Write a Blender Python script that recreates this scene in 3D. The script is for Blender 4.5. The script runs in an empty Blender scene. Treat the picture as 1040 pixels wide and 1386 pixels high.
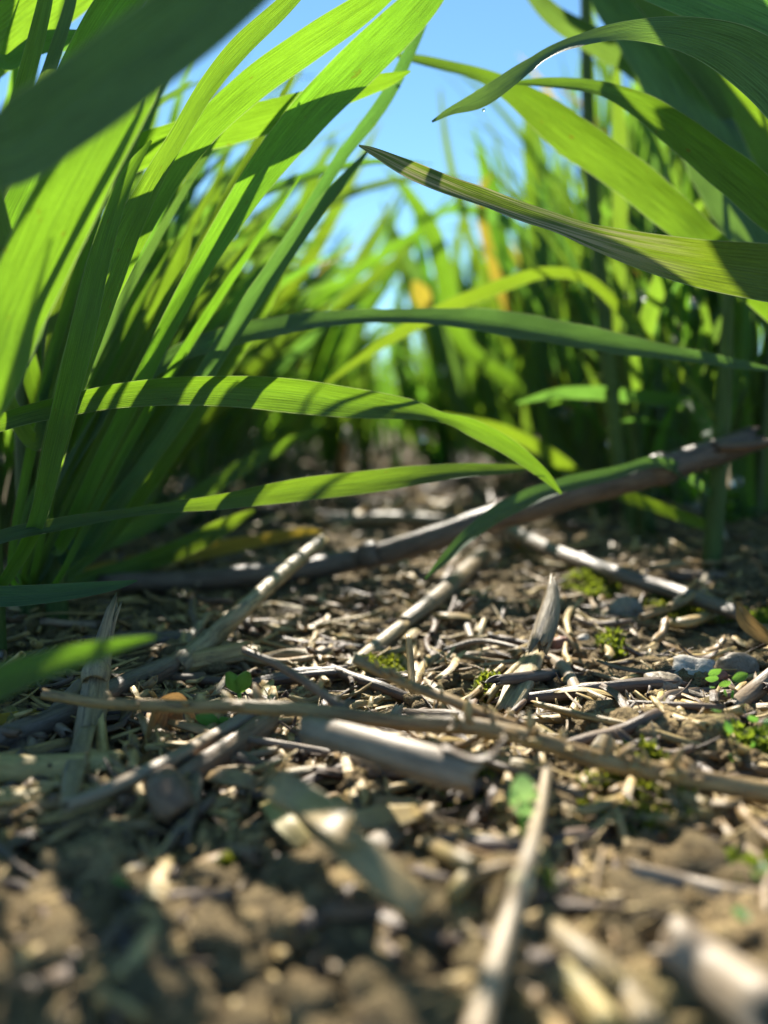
import bpy, math, random
import numpy as np
from mathutils import Vector, noise, Matrix
R = math.radians
rnd = random.Random(11)
sc = bpy.context.scene
col = sc.collection

# ------------------------------------------------------------------ camera, sky, sun, exposure
S = 0.01                      # everything below is written in centimetres
FX = 1047.0                   # focal length in pixels of the 1040 x 1386 photograph
HC, PITCH = 4.6, R(7.0)
cam = bpy.data.cameras.new('camera'); co = bpy.data.objects.new('camera', cam); col.objects.link(co)
co.location = (0, 0, HC*S); co.rotation_euler = (R(90)-PITCH, 0, 0)
cam.sensor_fit = 'VERTICAL'; cam.sensor_height = 36.0; cam.lens = 36.0*FX/1386
cam.clip_start = 0.002; cam.clip_end = 500
cam.dof.use_dof = True; cam.dof.focus_distance = 12.5*S; cam.dof.aperture_fstop = cam.lens/2.7
sc.camera = co
SUN_EL, SUN_AZ = R(40), R(-6)
w = bpy.data.worlds.new('World'); sc.world = w; w.use_nodes = True
nt = w.node_tree; bg = nt.nodes['Background']
sky = nt.nodes.new('ShaderNodeTexSky'); sky.sky_type = 'NISHITA'; sky.sun_disc = False
sky.sun_elevation = SUN_EL; sky.sun_rotation = SUN_AZ
sky.air_density = 1.0; sky.dust_density = 0.0; sky.ozone_density = 3.0; sky.altitude = 400
tint = nt.nodes.new('ShaderNodeMix'); tint.data_type = 'RGBA'; tint.blend_type = 'MULTIPLY'; tint.inputs[0].default_value = 1; tint.inputs[7].default_value = (.78, 1.0, 1.0, 1)
nt.links.new(sky.outputs[0], tint.inputs[6]); nt.links.new(tint.outputs[2], bg.inputs[0]); bg.inputs[1].default_value = 0.076
sl = bpy.data.lights.new('sun', 'SUN'); sl.energy = 5.0; sl.angle = R(0.53); sl.color = (1, .93, .80)
so = bpy.data.objects.new('sun', sl); col.objects.link(so)
sd = Vector((math.sin(SUN_AZ)*math.cos(SUN_EL), math.cos(SUN_AZ)*math.cos(SUN_EL), math.sin(SUN_EL)))
so.rotation_euler = (-sd).to_track_quat('-Z', 'Y').to_euler()
so.location = (0, 0, 3)
sc.view_settings.view_transform = 'Standard'; sc.view_settings.look = 'None'
sc.view_settings.exposure = 1.28; sc.view_settings.gamma = 1
try:
    sc.cycles.use_denoising = True; sc.cycles.max_bounces = 7; sc.cycles.diffuse_bounces = 4
    sc.cycles.transmission_bounces = 5; sc.cycles.glossy_bounces = 3
    sc.cycles.sample_clamp_indirect = 6; sc.cycles.caustics_reflective = False; sc.cycles.caustics_refractive = False
except Exception: pass

CR = Vector((1, 0, 0)); CF = Vector((0, math.cos(PITCH), -math.sin(PITCH))); CU = Vector((0, math.sin(PITCH), math.cos(PITCH)))
CAM = Vector((0, 0, HC))
def P(px, py, d): return CAM + (CR*((px-520)/FX) + CU*((693-py)/FX) + CF)*d

# ------------------------------------------------------------------ ground height (cm)
def gh(x, y):
    v = Vector((x, y, 0))
    r = abs(x)
    h = 0.55*noise.noise(v*0.11+Vector((3, 7, 1)))
    f = max(0, 1-max(0, y-60)/200)
    near = 1/(1+math.exp(max(-30, min(30, (y-10.0)/1.2))))
    h += f*(0.26+0.10*near)*noise.noise(v*0.55)
    n2 = noise.noise(v*1.25+Vector((9, 2, 4)))
    h += f*(0.22+0.14*near)*(0.35-abs(n2)*1.6)
    if y < 60:
        h += 0.11*noise.noise(v*3.1+Vector((1, 5, 2)))*(1+near) + 0.05*noise.noise(v*7.7)+0.022*noise.noise(v*17.0)
    h += 0.9/(1+math.exp(max(-30, min(30, -(r-9.5)/1.2))))*(1 if y > 8 else .6)     # the low banks the crop rows grow on
    if y < 11: h -= 0.06*(11-max(y, 0))
    if y > 60: h *= max(.35, 1-(y-60)/600)
    return h
def G(px, py, lift=0.0):
    d = (CR*((px-520)/FX) + CU*((693-py)/FX) + CF)
    t, st = 2.0, 0.25
    while t < 400:
        p = CAM+d*t
        if p.z < gh(p.x, p.y)+lift:
            a, b = t-st, t
            for _ in range(12):
                m = (a+b)/2; q = CAM+d*m
                if q.z < gh(q.x, q.y)+lift: b = m
                else: a = m
            return CAM+d*b
        t += st; st *= 1.02
    return CAM+d*400

# ------------------------------------------------------------------ materials
def newmat(name):
    m = bpy.data.materials.new(name); m.use_nodes = True
    n = m.node_tree; n.nodes.clear()
    return m, n
class N:
    def __init__(s, n): s.n = n
    def a(s, t, **k):
        x = s.n.nodes.new(t)
        for q, v in k.items(): setattr(x, q, v)
        return x
    def l(s, a, b): s.n.links.new(a, b)
    def math(s, op, a, b=None, c=None, clamp=False):
        x = s.a('ShaderNodeMath', operation=op, use_clamp=clamp)
        for i, v in enumerate((a, b, c)):
            if v is None: continue
            if isinstance(v, (int, float)): x.inputs[i].default_value = v
            else: s.l(v, x.inputs[i])
        return x.outputs[0]
    def mix(s, f, a, b, mode='MIX'):
        x = s.a('ShaderNodeMix', data_type='RGBA', blend_type=mode)
        for i, v in ((0, f), (6, a), (7, b)):
            if isinstance(v, (int, float)): x.inputs[i].default_value = v
            elif isinstance(v, tuple): x.inputs[i].default_value = (*v, 1)
            else: s.l(v, x.inputs[i])
        return x.outputs[2]
    def ramp(s, f, *st):
        x = s.a('ShaderNodeValToRGB'); e = x.color_ramp.elements
        while len(e) < len(st): e.new(.5)
        for q, (p, c) in zip(e, st):
            q.position = p; q.color = (*(c if isinstance(c, tuple) else (c,)*3), 1)
        s.l(f, x.inputs[0]); return x.outputs[0]
    def noise(s, vec, scale, detail=3, rough=.55, dist=0):
        x = s.a('ShaderNodeTexNoise'); x.inputs['Scale'].default_value = scale; x.inputs['Detail'].default_value = detail
        x.inputs['Roughness'].default_value = rough; x.inputs['Distortion'].default_value = dist
        s.l(vec, x.inputs['Vector']); return x.outputs['Fac']
    def scale(s, vec, v, off=None):
        x = s.a('ShaderNodeMapping'); x.inputs['Scale'].default_value = v; s.l(vec, x.inputs[0])
        if off is not None: s.l(off, x.inputs['Location'])
        return x.outputs[0]

def leaf_mat(name, refl, trans, mixf=.5, spots=.0, dry=None, rough=.56):
    m, n = newmat(name); k = N(n)
    uv = k.a('ShaderNodeUVMap').outputs[0]
    oi = k.a('ShaderNodeObjectInfo').outputs['Random']
    off = k.a('ShaderNodeCombineXYZ'); k.l(k.math('MULTIPLY', oi, 37.0), off.inputs[0]); k.l(k.math('MULTIPLY', oi, 91.0), off.inputs[1]); off = off.outputs[0]
    sp = k.a('ShaderNodeSeparateXYZ'); k.l(uv, sp.inputs[0]); u = sp.outputs[0]
    vein = k.math('SINE', k.math('MULTIPLY', u, 2*math.pi*15))
    fib = k.noise(k.scale(uv, (46, 1.1, 1), off), 1.0, 4, .6)
    blot = k.noise(k.scale(uv, (2.2, 0.55, 1), off), 1.0, 3)
    speck = k.noise(k.scale(uv, (30, 14, 1), off), 1.0, 2)
    f = k.math('ADD', k.math('MULTIPLY', vein, .04), k.math('MULTIPLY', k.math('SUBTRACT', fib, .5), 2.3))
    f = k.math('ADD', f, k.math('MULTIPLY', k.math('SUBTRACT', blot, .5), .8))
    f = k.math('ADD', f, k.math('MULTIPLY', k.math('SUBTRACT', speck, .5), .35))
    f = k.math('ADD', f, .5, clamp=True)
    rc = k.mix(f, tuple(c*.62 for c in refl), tuple(min(1, c*1.45) for c in refl))
    tc = k.mix(f, tuple(c*.5 for c in trans), tuple(min(1, c*1.25) for c in trans))
    # hue differs from leaf to leaf
    hs = k.a('ShaderNodeHueSaturation'); k.l(k.math('MULTIPLY_ADD', oi, .035, .482), hs.inputs['Hue']); k.l(k.math('MULTIPLY_ADD', oi, .35, .82), hs.inputs['Value']); k.l(tc, hs.inputs['Color']); tc = hs.outputs[0]
    # midrib and pale gristly margin, the paleness also standing in for rim light
    mid = k.math('SUBTRACT', 1.0, k.math('MULTIPLY', k.math('ABSOLUTE', k.math('SUBTRACT', u, .5)), 28.0), clamp=True)
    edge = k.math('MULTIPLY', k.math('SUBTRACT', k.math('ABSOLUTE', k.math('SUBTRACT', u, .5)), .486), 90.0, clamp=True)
    tc = k.mix(k.math('MULTIPLY', mid, .45), tc, (trans[0]*.5, trans[1]*.55, trans[2]*.5))
    rc = k.mix(k.math('MULTIPLY', mid, .4), rc, (refl[0]*2, refl[1]*1.6, refl[2]*2))
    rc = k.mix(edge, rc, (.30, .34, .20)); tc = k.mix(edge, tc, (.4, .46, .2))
    if spots:
        s = k.noise(k.scale(uv, (5, 3.2, 1), off), 1.0, 2)
        s = k.ramp(s, (.0, 0.), (.70, 0.), (.735, 1.), (1., 1.))
        s = k.math('MULTIPLY', s, spots)
        rc = k.mix(s, rc, (.16, .07, .02)); tc = k.mix(s, tc, (.2, .08, .01))
    if dry:
        vv = k.math('MULTIPLY_ADD', sp.outputs[1], -.45, 2.6, clamp=True)
        s = k.ramp(k.noise(k.scale(uv, (7, .35, 1), off), 1.0, 3), (0., 0.), (.44, 0.), (.6, 1.), (1., 1.)); s = k.math('MULTIPLY', s, vv)
        rc = k.mix(s, rc, dry); tc = k.mix(k.math('MULTIPLY', s, .8), tc, dry)
    bsdf = k.a('ShaderNodeBsdfPrincipled'); k.l(rc, bsdf.inputs['Base Color'])
    k.l(k.math('MULTIPLY_ADD', fib, .25, rough-.12), bsdf.inputs['Roughness']); bsdf.inputs['Specular IOR Level'].default_value = .38
    tr = k.a('ShaderNodeBsdfTranslucent'); k.l(tc, tr.inputs[0])
    bu = k.a('ShaderNodeBump'); bu.inputs['Strength'].default_value = .55; bu.inputs['Distance'].default_value = .00018
    k.l(k.math('ADD', k.math('MULTIPLY', vein, .3), k.math('MULTIPLY', fib, 1.6)), bu.inputs['Height'])
    k.l(bu.outputs[0], bsdf.inputs['Normal']); k.l(bu.outputs[0], tr.inputs['Normal'])
    ms = k.a('ShaderNodeMixShader'); ms.inputs[0].default_value = mixf
    k.l(bsdf.outputs[0], ms.inputs[1]); k.l(tr.outputs[0], ms.inputs[2])
    o = k.a('ShaderNodeOutputMaterial'); k.l(ms.outputs[0], o.inputs[0])
    return m

def straw_mat(name, light, dark, stain=(.05, .04, .03), stain_amt=.5, rough=.44, fibre=22, trans=0.0, green=0.0, bump=.0003):
    m, n = newmat(name); k = N(n)
    uv = k.a('ShaderNodeUVMap').outputs[0]
    oi = k.a('ShaderNodeObjectInfo').outputs['Random']
    off = k.a('ShaderNodeCombineXYZ'); k.l(k.math('MULTIPLY', oi, 53.0), off.inputs[0]); k.l(k.math('MULTIPLY', oi, 71.0), off.inputs[1]); off = off.outputs[0]
    fib = k.noise(k.scale(uv, (fibre, 1.6, 1), off), 1.0, 5, .65)
    blot = k.noise(k.scale(uv, (9, 1.1, 1), off), 1.0, 5, .75)
    c = k.mix(k.ramp(fib, (.3, 0.), (.68, 1.)), dark, light)
    c = k.mix(k.math('MULTIPLY', k.ramp(blot, (.0, 0.), (.5, 0.), (.62, 1.), (1., 1.)), stain_amt), c, stain)
    fine = k.noise(k.scale(uv, (60, 26, 1), off), 1.0, 2)
    c = k.mix(k.math('MULTIPLY', k.ramp(fine, (0., 0.), (.62, 0.), (.7, 1.), (1., 1.)), stain_amt), c, stain)
    if green: c = k.mix(k.math('MULTIPLY', k.ramp(k.noise(k.scale(uv, (2, 1, 1), off), 1.7, 3), (.45, 0.), (.6, 1.)), green), c, (.13, .16, .03))
    hs = k.a('ShaderNodeHueSaturation'); k.l(k.math('MULTIPLY_ADD', oi, .02, .488), hs.inputs['Hue']); k.l(k.math('MULTIPLY_ADD', oi, .5, .72), hs.inputs['Value']); k.l(c, hs.inputs['Color']); c = hs.outputs[0]
    bsdf = k.a('ShaderNodeBsdfPrincipled'); k.l(c, bsdf.inputs['Base Color']); bsdf.inputs['Roughness'].default_value = rough
    bsdf.inputs['Specular IOR Level'].default_value = .42
    bu = k.a('ShaderNodeBump'); bu.inputs['Strength'].default_value = .8; bu.inputs['Distance'].default_value = bump
    k.l(k.math('ADD', fib, k.math('MULTIPLY', blot, .5)), bu.inputs['Height']); k.l(bu.outputs[0], bsdf.inputs['Normal'])
    o = k.a('ShaderNodeOutputMaterial')
    if trans:
        tr = k.a('ShaderNodeBsdfTranslucent'); k.l(c, tr.inputs[0]); ms = k.a('ShaderNodeMixShader'); ms.inputs[0].default_value = trans
        k.l(bsdf.outputs[0], ms.inputs[1]); k.l(tr.outputs[0], ms.inputs[2]); k.l(ms.outputs[0], o.inputs[0])
    else: k.l(bsdf.outputs[0], o.inputs[0])
    return m

def soil_mat(name, a, b, c3, sc1=90, moss=.25, bump=.0011, rough=.9):
    m, n = newmat(name); k = N(n)
    g = k.a('ShaderNodeNewGeometry').outputs['Position']
    n1 = k.noise(g, sc1, 6, .6); n2 = k.noise(g, sc1*6, 5, .65); n3 = k.noise(g, sc1*22, 4, .6); n4 = k.noise(g, 22, 4)
    c = k.mix(k.ramp(n1, (.3, 0.), (.7, 1.)), a, b)
    c = k.mix(k.math('MULTIPLY', k.ramp(n2, (.45, 0.), (.68, 1.)), .65), c, c3)
    c = k.mix(k.math('MULTIPLY', k.ramp(n3, (.3, 1.), (.5, 0.)), .7), c, tuple(x*.35 for x in a))
    if moss: c = k.mix(k.math('MULTIPLY', k.math('MULTIPLY', k.ramp(n4, (.52, 0.), (.62, 1.)), k.ramp(n2, (.4, 0.), (.6, 1.))), moss), c, (.09, .13, .015))
    bsdf = k.a('ShaderNodeBsdfPrincipled'); k.l(c, bsdf.inputs['Base Color']); bsdf.inputs['Roughness'].default_value = rough
    bsdf.inputs['Specular IOR Level'].default_value = .25
    vo = k.a('ShaderNodeTexVoronoi'); vo.inputs['Scale'].default_value = sc1*9; k.l(g, vo.inputs['Vector'])
    hgt = k.math('ADD', k.math('MULTIPLY', n2, 1.0), k.math('MULTIPLY', n3, .45)); hgt = k.math('SUBTRACT', hgt, k.math('MULTIPLY', vo.outputs['Distance'], .5))
    bu = k.a('ShaderNodeBump'); bu.inputs['Strength'].default_value = 1; bu.inputs['Distance'].default_value = bump
    k.l(hgt, bu.inputs['Height']); k.l(bu.outputs[0], bsdf.inputs['Normal'])
    o = k.a('ShaderNodeOutputMaterial'); k.l(bsdf.outputs[0], o.inputs[0])
    return m

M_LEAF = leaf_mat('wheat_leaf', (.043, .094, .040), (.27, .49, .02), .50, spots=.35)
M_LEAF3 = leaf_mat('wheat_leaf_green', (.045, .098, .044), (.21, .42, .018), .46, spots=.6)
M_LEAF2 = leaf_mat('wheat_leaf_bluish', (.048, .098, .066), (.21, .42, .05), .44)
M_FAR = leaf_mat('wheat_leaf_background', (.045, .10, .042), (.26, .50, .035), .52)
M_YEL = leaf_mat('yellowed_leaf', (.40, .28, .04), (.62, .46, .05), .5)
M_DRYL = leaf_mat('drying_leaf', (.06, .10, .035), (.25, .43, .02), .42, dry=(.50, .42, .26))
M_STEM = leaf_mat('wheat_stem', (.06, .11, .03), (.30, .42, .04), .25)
M_PALE = straw_mat('pale_straw', (.54, .385, .155), (.24, .155, .058), stain_amt=.65)
M_GREY = straw_mat('grey_weathered_straw', (.43, .33, .18), (.155, .115, .06), (.04, .035, .03), .6)
M_BROWN = straw_mat('brown_stalk', (.24, .165, .105), (.10, .065, .04), (.03, .02, .015), .5)
M_DARK = straw_mat('dark_stalk', (.20, .155, .12), (.07, .05, .04), (.02, .015, .01), .4, rough=.38)
M_PINK = straw_mat('greyish_pink_stalk', (.33, .25, .175), (.15, .11, .075), (.08, .055, .04), .35, rough=.5, fibre=14, bump=.00018)
M_YSTR = straw_mat('yellow_straw', (.50, .39, .16), (.27, .19, .07), (.10, .08, .04), .5, green=.3)
M_LSTR = straw_mat('light_straw', (.62, .50, .30), (.38, .29, .16), stain_amt=.3)
M_CHIP = straw_mat('wood_chip', (.44, .32, .145), (.24, .165, .07), (.14, .10, .05), .45, fibre=16)
M_HUSK = straw_mat('brown_dry_leaf', (.40, .24, .09), (.17, .09, .035), (.05, .03, .015), .5, trans=.35)
M_CHAFF = straw_mat('chaff', (.50, .345, .14), (.22, .14, .055), (.05, .04, .03), .5, fibre=9)
M_SOIL = soil_mat('soil', (.068, .049, .027), (.235, .172, .09), (.40, .305, .165))
M_CLOD = soil_mat('clod', (.15, .105, .055), (.36, .255, .12), (.48, .36, .175), moss=.6)
M_CRUMB = soil_mat('crumb', (.12, .085, .045), (.36, .26, .13), (.48, .365, .185), sc1=260, moss=.2)
M_STONE = soil_mat('pebble', (.30, .27, .23), (.46, .43, .38), (.58, .54, .48), moss=0, bump=.0003, rough=.55)
M_STONE2 = soil_mat('tan_pebble', (.20, .16, .115), (.30, .25, .18), (.36, .30, .23), moss=0, bump=.0002, rough=.5)
M_STONE3 = soil_mat('red_pebble', (.26, .10, .06), (.36, .17, .11), (.40, .22, .15), moss=0, bump=.0002, rough=.5)
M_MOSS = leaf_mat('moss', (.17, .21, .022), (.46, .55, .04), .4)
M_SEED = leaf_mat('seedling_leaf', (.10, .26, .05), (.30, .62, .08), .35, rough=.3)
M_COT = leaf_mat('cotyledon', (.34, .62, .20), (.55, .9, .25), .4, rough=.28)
def drop_mat():
    m, n = newmat('dew'); k = N(n); g = k.a('ShaderNodeBsdfPrincipled'); g.inputs['Base Color'].default_value = (.9, .95, 1, 1)
    g.inputs['Roughness'].default_value = .22; g.inputs['Transmission Weight'].default_value = .9; g.inputs['IOR'].default_value = 1.33
    o = k.a('ShaderNodeOutputMaterial'); k.l(g.outputs[0], o.inputs[0]); return m
M_DEW = drop_mat()

# ------------------------------------------------------------------ mesh helpers
def quads(nr, nc, closed=False):
    f = []
    for i in range(nr-1):
        for j in range(nc if closed else nc-1):
            a = i*nc+j; b = i*nc+(j+1) % nc
            f.append((a, b, b+nc, a+nc))
    return f
class MB:
    def __init__(s): s.v = []; s.f = []; s.uv = []
    def add(s, v, f, uv):
        o = sum(len(x) for x in s.v); s.v.append(np.asarray(v, float)); s.uv.append(np.asarray(uv, float)); s.f.append(np.asarray(f, int)+o)
def link(name, mesh, parent=None):
    o = bpy.data.objects.new(name, mesh); col.objects.link(o)
    if parent: o.parent = parent
    return o
def mk(name, mat, parts, parent=None, org=None):
    """parts: list of (verts cm, faces, uv); faces all quads or all triangles -> one mesh object"""
    v = np.concatenate([np.asarray(p[0], float).reshape(-1, 3) for p in parts])
    uv = np.concatenate([np.asarray(p[2], float).reshape(-1, 2) for p in parts])
    faces = []; o = 0
    for p in parts:
        faces.append(np.asarray(p[1], np.int64)+o); o += len(p[0])
    k = [f.shape[1] for f in faces]
    if org is None: org = v.mean(0) if parent is None else (0, 0, 0)
    org = np.array(list(org), float)
    me = bpy.data.meshes.new(name)
    me.vertices.add(len(v)); me.vertices.foreach_set('co', ((v-org)*S).astype(np.float32).ravel())
    li = np.concatenate([f.ravel() for f in faces]); tot = np.concatenate([np.full(len(f), q) for f, q in zip(faces, k)])
    me.loops.add(len(li)); me.loops.foreach_set('vertex_index', li.astype(np.int32))
    me.polygons.add(len(tot)); st = np.concatenate([[0], np.cumsum(tot)[:-1]])
    me.polygons.foreach_set('loop_start', st.astype(np.int32)); me.polygons.foreach_set('loop_total', tot.astype(np.int32))
    me.polygons.foreach_set('use_smooth', np.ones(len(tot), bool))
    l = me.uv_layers.new(name='UVMap'); l.data.foreach_set('uv', uv[li].astype(np.float32).ravel())
    me.update(calc_edges=True); me.validate()
    me.materials.append(mat)
    ob = link(name, me, parent)
    if parent is None: ob.location = tuple(org*S)
    return ob
def tag(o, label=None, cat=None, group=None, kind=None):
    if label: o['label'] = label
    if cat: o['category'] = cat
    if group: o['group'] = group
    if kind: o['kind'] = kind
    return o
ORG = {}
def thing(name, loc, label=None, cat=None, group=None):
    o = bpy.data.objects.new(name, None); col.objects.link(o); o.empty_display_size = .005
    o.location = tuple(Vector(loc)*S); ORG[o.name] = Vector(loc)
    return tag(o, label, cat, group)
def part(name, mat, parts, parent): return mk(name, mat, parts, parent, org=ORG[parent.name])
def sub(name, mat, parts, parent, top): return mk(name, mat, parts, parent, org=ORG[top.name])

def spline(pts, n):
    """Catmull-Rom through rows of numbers, resampled to n rows"""
    A = np.array(pts, float); m = len(A)
    A = np.vstack([2*A[0]-A[1], A, 2*A[-1]-A[-2]])
    t = np.linspace(0, m-1-1e-6, n); out = []
    for q in t:
        i = int(q); u = q-i; p0, p1, p2, p3 = A[i], A[i+1], A[i+2], A[i+3]
        out.append(.5*((2*p1)+(-p0+p2)*u+(2*p0-5*p1+4*p2-p3)*u*u+(-p0+3*p1-3*p2+p3)*u**3))
    return np.array(out)
def lin(pts, n):
    A = np.array(pts, float); t = np.linspace(0, len(A)-1, n)
    return np.array([np.interp(t, range(len(A)), A[:, k]) for k in range(A.shape[1])]).T
def unit(v): return v/np.maximum(np.linalg.norm(v, axis=-1, keepdims=True), 1e-9)

def ribbon(C, W, SIDE, fold=.25, nc=7, wav=.02, seed=0, curl=0.0):
    """leaf blade: centre line C, widths W, side vectors"""
    n = len(C); T = unit(np.gradient(C, axis=0)); SIDE = unit(SIDE-(SIDE*T).sum(1, keepdims=True)*T); NR = np.cross(T, SIDE)
    L = np.concatenate([[0], np.cumsum(np.linalg.norm(np.diff(C, axis=0), axis=1))])
    v = []; uv = []
    for i in range(n):
        for j in range(nc):
            s = (j/(nc-1)-.5)*2
            wv = wav*math.sin(L[i]*2.3+seed+s*2)+wav*.6*math.sin(L[i]*5.1+seed*2-s*3)
            if curl:
                a = s*curl; off = SIDE[i]*math.sin(a)/max(curl, .01) + NR[i]*(1-math.cos(a))/max(curl, .01)
            else: off = SIDE[i]*s*math.cos(fold) + NR[i]*(fold*(abs(s)**1.3))
            v.append(C[i]+off*W[i]/2+NR[i]*wv*(W[i]*1.2)*s*s); uv.append((j/(nc-1), L[i]))
    return v, quads(n, nc), uv

def px_leaf(pts, roll=0., fold=.25, n=None, seed=0, twist=0., base=None, curl=0., wk=1., sheen=()):
    """blade from picture points (px, py, depth, width px[, extra roll]); base = 3-D point it grows from"""
    rows = []
    for p in pts:
        q, dd_ = Pup(p[0], p[1], p[2], .12); rows.append((*q, p[3]*wk*dd_/FX, p[4] if len(p) > 4 else 0.))
    if base is not None: rows.append((*base, rows[-1][3]*.7, rows[-1][4]))
    n = n or max(24, len(rows)*8)
    A = spline(rows, n); C = A[:, :3]; W = np.maximum(A[:, 3], .004)
    T = unit(np.gradient(C, axis=0)); V = unit(C-np.array(CAM)); sd_ = unit(np.cross(T, V)); dp = np.cross(T, sd_)
    ang = np.radians(roll+A[:, 4]+twist*np.linspace(0, 1, n))[:, None]
    side = sd_*np.cos(ang)+dp*np.sin(ang)
    L_ = np.array(sd); H = unit(L_-V); SS = unit(np.cross(T, H)); SS *= np.sign((SS*side).sum(1, keepdims=True)+1e-9)
    tt = np.linspace(0, 1, n)
    for (a_, b_) in sheen:           # the blade lies so that its upper face mirrors the sun
        w_ = (.7*np.clip(np.minimum(tt-a_, b_-tt)/.14+.5, 0, 1)**1.5)[:, None]; side = unit(side*(1-w_)+SS*w_)
    W = W/np.maximum(np.cos(ang[:, 0]), .35)
    return ribbon(C, W, side, fold, seed=seed, curl=curl)

def tube(pts, rad, sides=14, flat=1.0, fn=None, ridg=.06, seed=0, n=None, hollow=.72, torn=.5, crook=0.0, smooth=True, sq=1.0):
    """stalk through 3-D points; torn hollow ends; all quads"""
    rad = rad if hasattr(rad, '__len__') else [rad]*len(pts)
    rows = [(*p, rad[min(i, len(rad)-1)]) for i, p in enumerate(pts)]
    L0 = sum((Vector(pts[i+1])-Vector(pts[i])).length for i in range(len(pts)-1)); rm = max(rad)
    n = n or int(min(70, max(8, L0/(rm*1.1))))
    A = spline(rows, n) if smooth else lin(rows, n)
    C = A[:, :3]; r = A[:, 3]
    for i in range(n):
        C[i] += np.array(noise.noise_vector(Vector((i*.35+seed*7.1, seed*3.3, 1.7))))*crook*rm
    T = unit(np.gradient(C, axis=0)); L = np.concatenate([[0], np.cumsum(np.linalg.norm(np.diff(C, axis=0), axis=1))])
    up = np.array(fn if fn is not None else (0, 0, 1.0)); X = np.cross(T, up)
    if (np.linalg.norm(X, axis=1) < .05).any(): up = np.array((0.3, 1.0, .2)); X = np.cross(T, up)
    X = unit(X); Y = np.cross(X, T)
    prof = [1+ridg*(2*noise.noise(Vector((math.cos(2*math.pi*j/sides)*2.5+seed, math.sin(2*math.pi*j/sides)*2.5, seed*1.3)))) for j in range(sides)]
    def ring(c, X_, Y_, T_, rr, l, i, tear=0.):
        vv = []; uu = []
        for j in range(sides+1):
            a = 2*math.pi*j/sides; jj = j % sides
            k = rr*prof[jj]*(1+ridg*.8*noise.noise(Vector((l*1.5, jj*1.7, seed))))
            t = tear*rr*(noise.noise(Vector((jj*1.9, seed*5.7, i*.01)))*1.8+.3*((jj*7+int(seed*10)) % 3))
            ca_, sa_ = math.cos(a), math.sin(a); ca_ = math.copysign(abs(ca_)**sq, ca_); sa_ = math.copysign(abs(sa_)**sq, sa_)
            vv.append(c+X_*ca_*k+Y_*sa_*k*flat+T_*t); uu.append((j/sides*max(.35, rm*4), l))
        return vv, uu
    V = []; U = []
    def put(q): V.extend(q[0]); U.extend(q[1])
    put(ring(C[0]+T[0]*r[0]*1.6, X[0], Y[0], T[0], r[0]*hollow*.05, 0, 0))
    put(ring(C[0]+T[0]*r[0]*1.5, X[0], Y[0], T[0], r[0]*hollow*.9, 0, 0))
    put(ring(C[0], X[0], Y[0], T[0], r[0]*hollow, 0, 0, -torn))
    for i in range(n): put(ring(C[i], X[i], Y[i], T[i], r[i], L[i], i, -torn if i == 0 else (torn if i == n-1 else 0)))
    e = n-1
    put(ring(C[e], X[e], Y[e], T[e], r[e]*hollow, L[e], e, torn))
    put(ring(C[e]-T[e]*r[e]*1.5, X[e], Y[e], T[e], r[e]*hollow*.9, L[e], e))
    put(ring(C[e]-T[e]*r[e]*1.6, X[e], Y[e], T[e], r[e]*hollow*.05, L[e], e))
    return V, quads(n+6, sides+1), U
def Pup(px, py, d, clear=.1):
    q = P(px, py, d)
    while d > 3 and q.z < gh(q.x, q.y)+clear: d -= .05; q = P(px, py, d)
    return q, d
def px_tube(pts, **k):
    """points (px, py, width px, depth or None[, lift]); None = lying on the ground"""
    P3 = []; rr = []; clr = k.pop('clear', .10)
    for p in pts:
        if p[3] is None:
            lift = p[4] if len(p) > 4 else None
            q = G(p[0], p[1], 0); dep = (q-CAM).dot(CF); r = p[2]*dep/FX/2
            q = G(p[0], p[1], r*.7 if lift is None else lift); dep = (q-CAM).dot(CF)
        else: q, dep = Pup(p[0], p[1], p[3], p[2]*p[3]/FX*.45+clr)
        P3.append(tuple(q)); rr.append(p[2]*dep/FX/2)
    return tube(P3, rr, **k), P3, rr

def ico(sub_):
    me = bpy.data.meshes.new('t'); import bmesh
    bm = bmesh.new(); bmesh.ops.create_icosphere(bm, subdivisions=sub_, radius=1); bm.to_mesh(me); bm.free()
    v = np.array([x.co[:] for x in me.vertices]); f = np.array([p.vertices[:] for p in me.polygons]); bpy.data.meshes.remove(me)
    return v, f
IC = {k: ico(k) for k in (1, 2, 3, 4, 5)}
def lump(c, s, seed, sub_=3, rough=.35, knob=.25, rot=0.):
    v, f = IC[sub_]; out = []
    sv = Vector((seed*3.1, seed*1.7, seed*.9))
    for q in v:
        a = Vector(q); k = 1+rough*noise.noise(a*1.1+sv)+knob*(abs(noise.noise(a*2.4+sv*2)))*1.4+knob*.35*noise.noise(a*6+sv)
        if sub_ >= 4: k += knob*.2*noise.noise(a*14+sv)
        out.append(a*k)
    out = np.array([o[:] for o in out]); ca, sa = math.cos(rot), math.sin(rot)
    out = out*np.array(s); x = out[:, 0]*ca-out[:, 1]*sa; y = out[:, 0]*sa+out[:, 1]*ca
    out = np.stack([x, y, out[:, 2]], 1)+np.array(c)
    return out, f, v[:, :2]*.5

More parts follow.
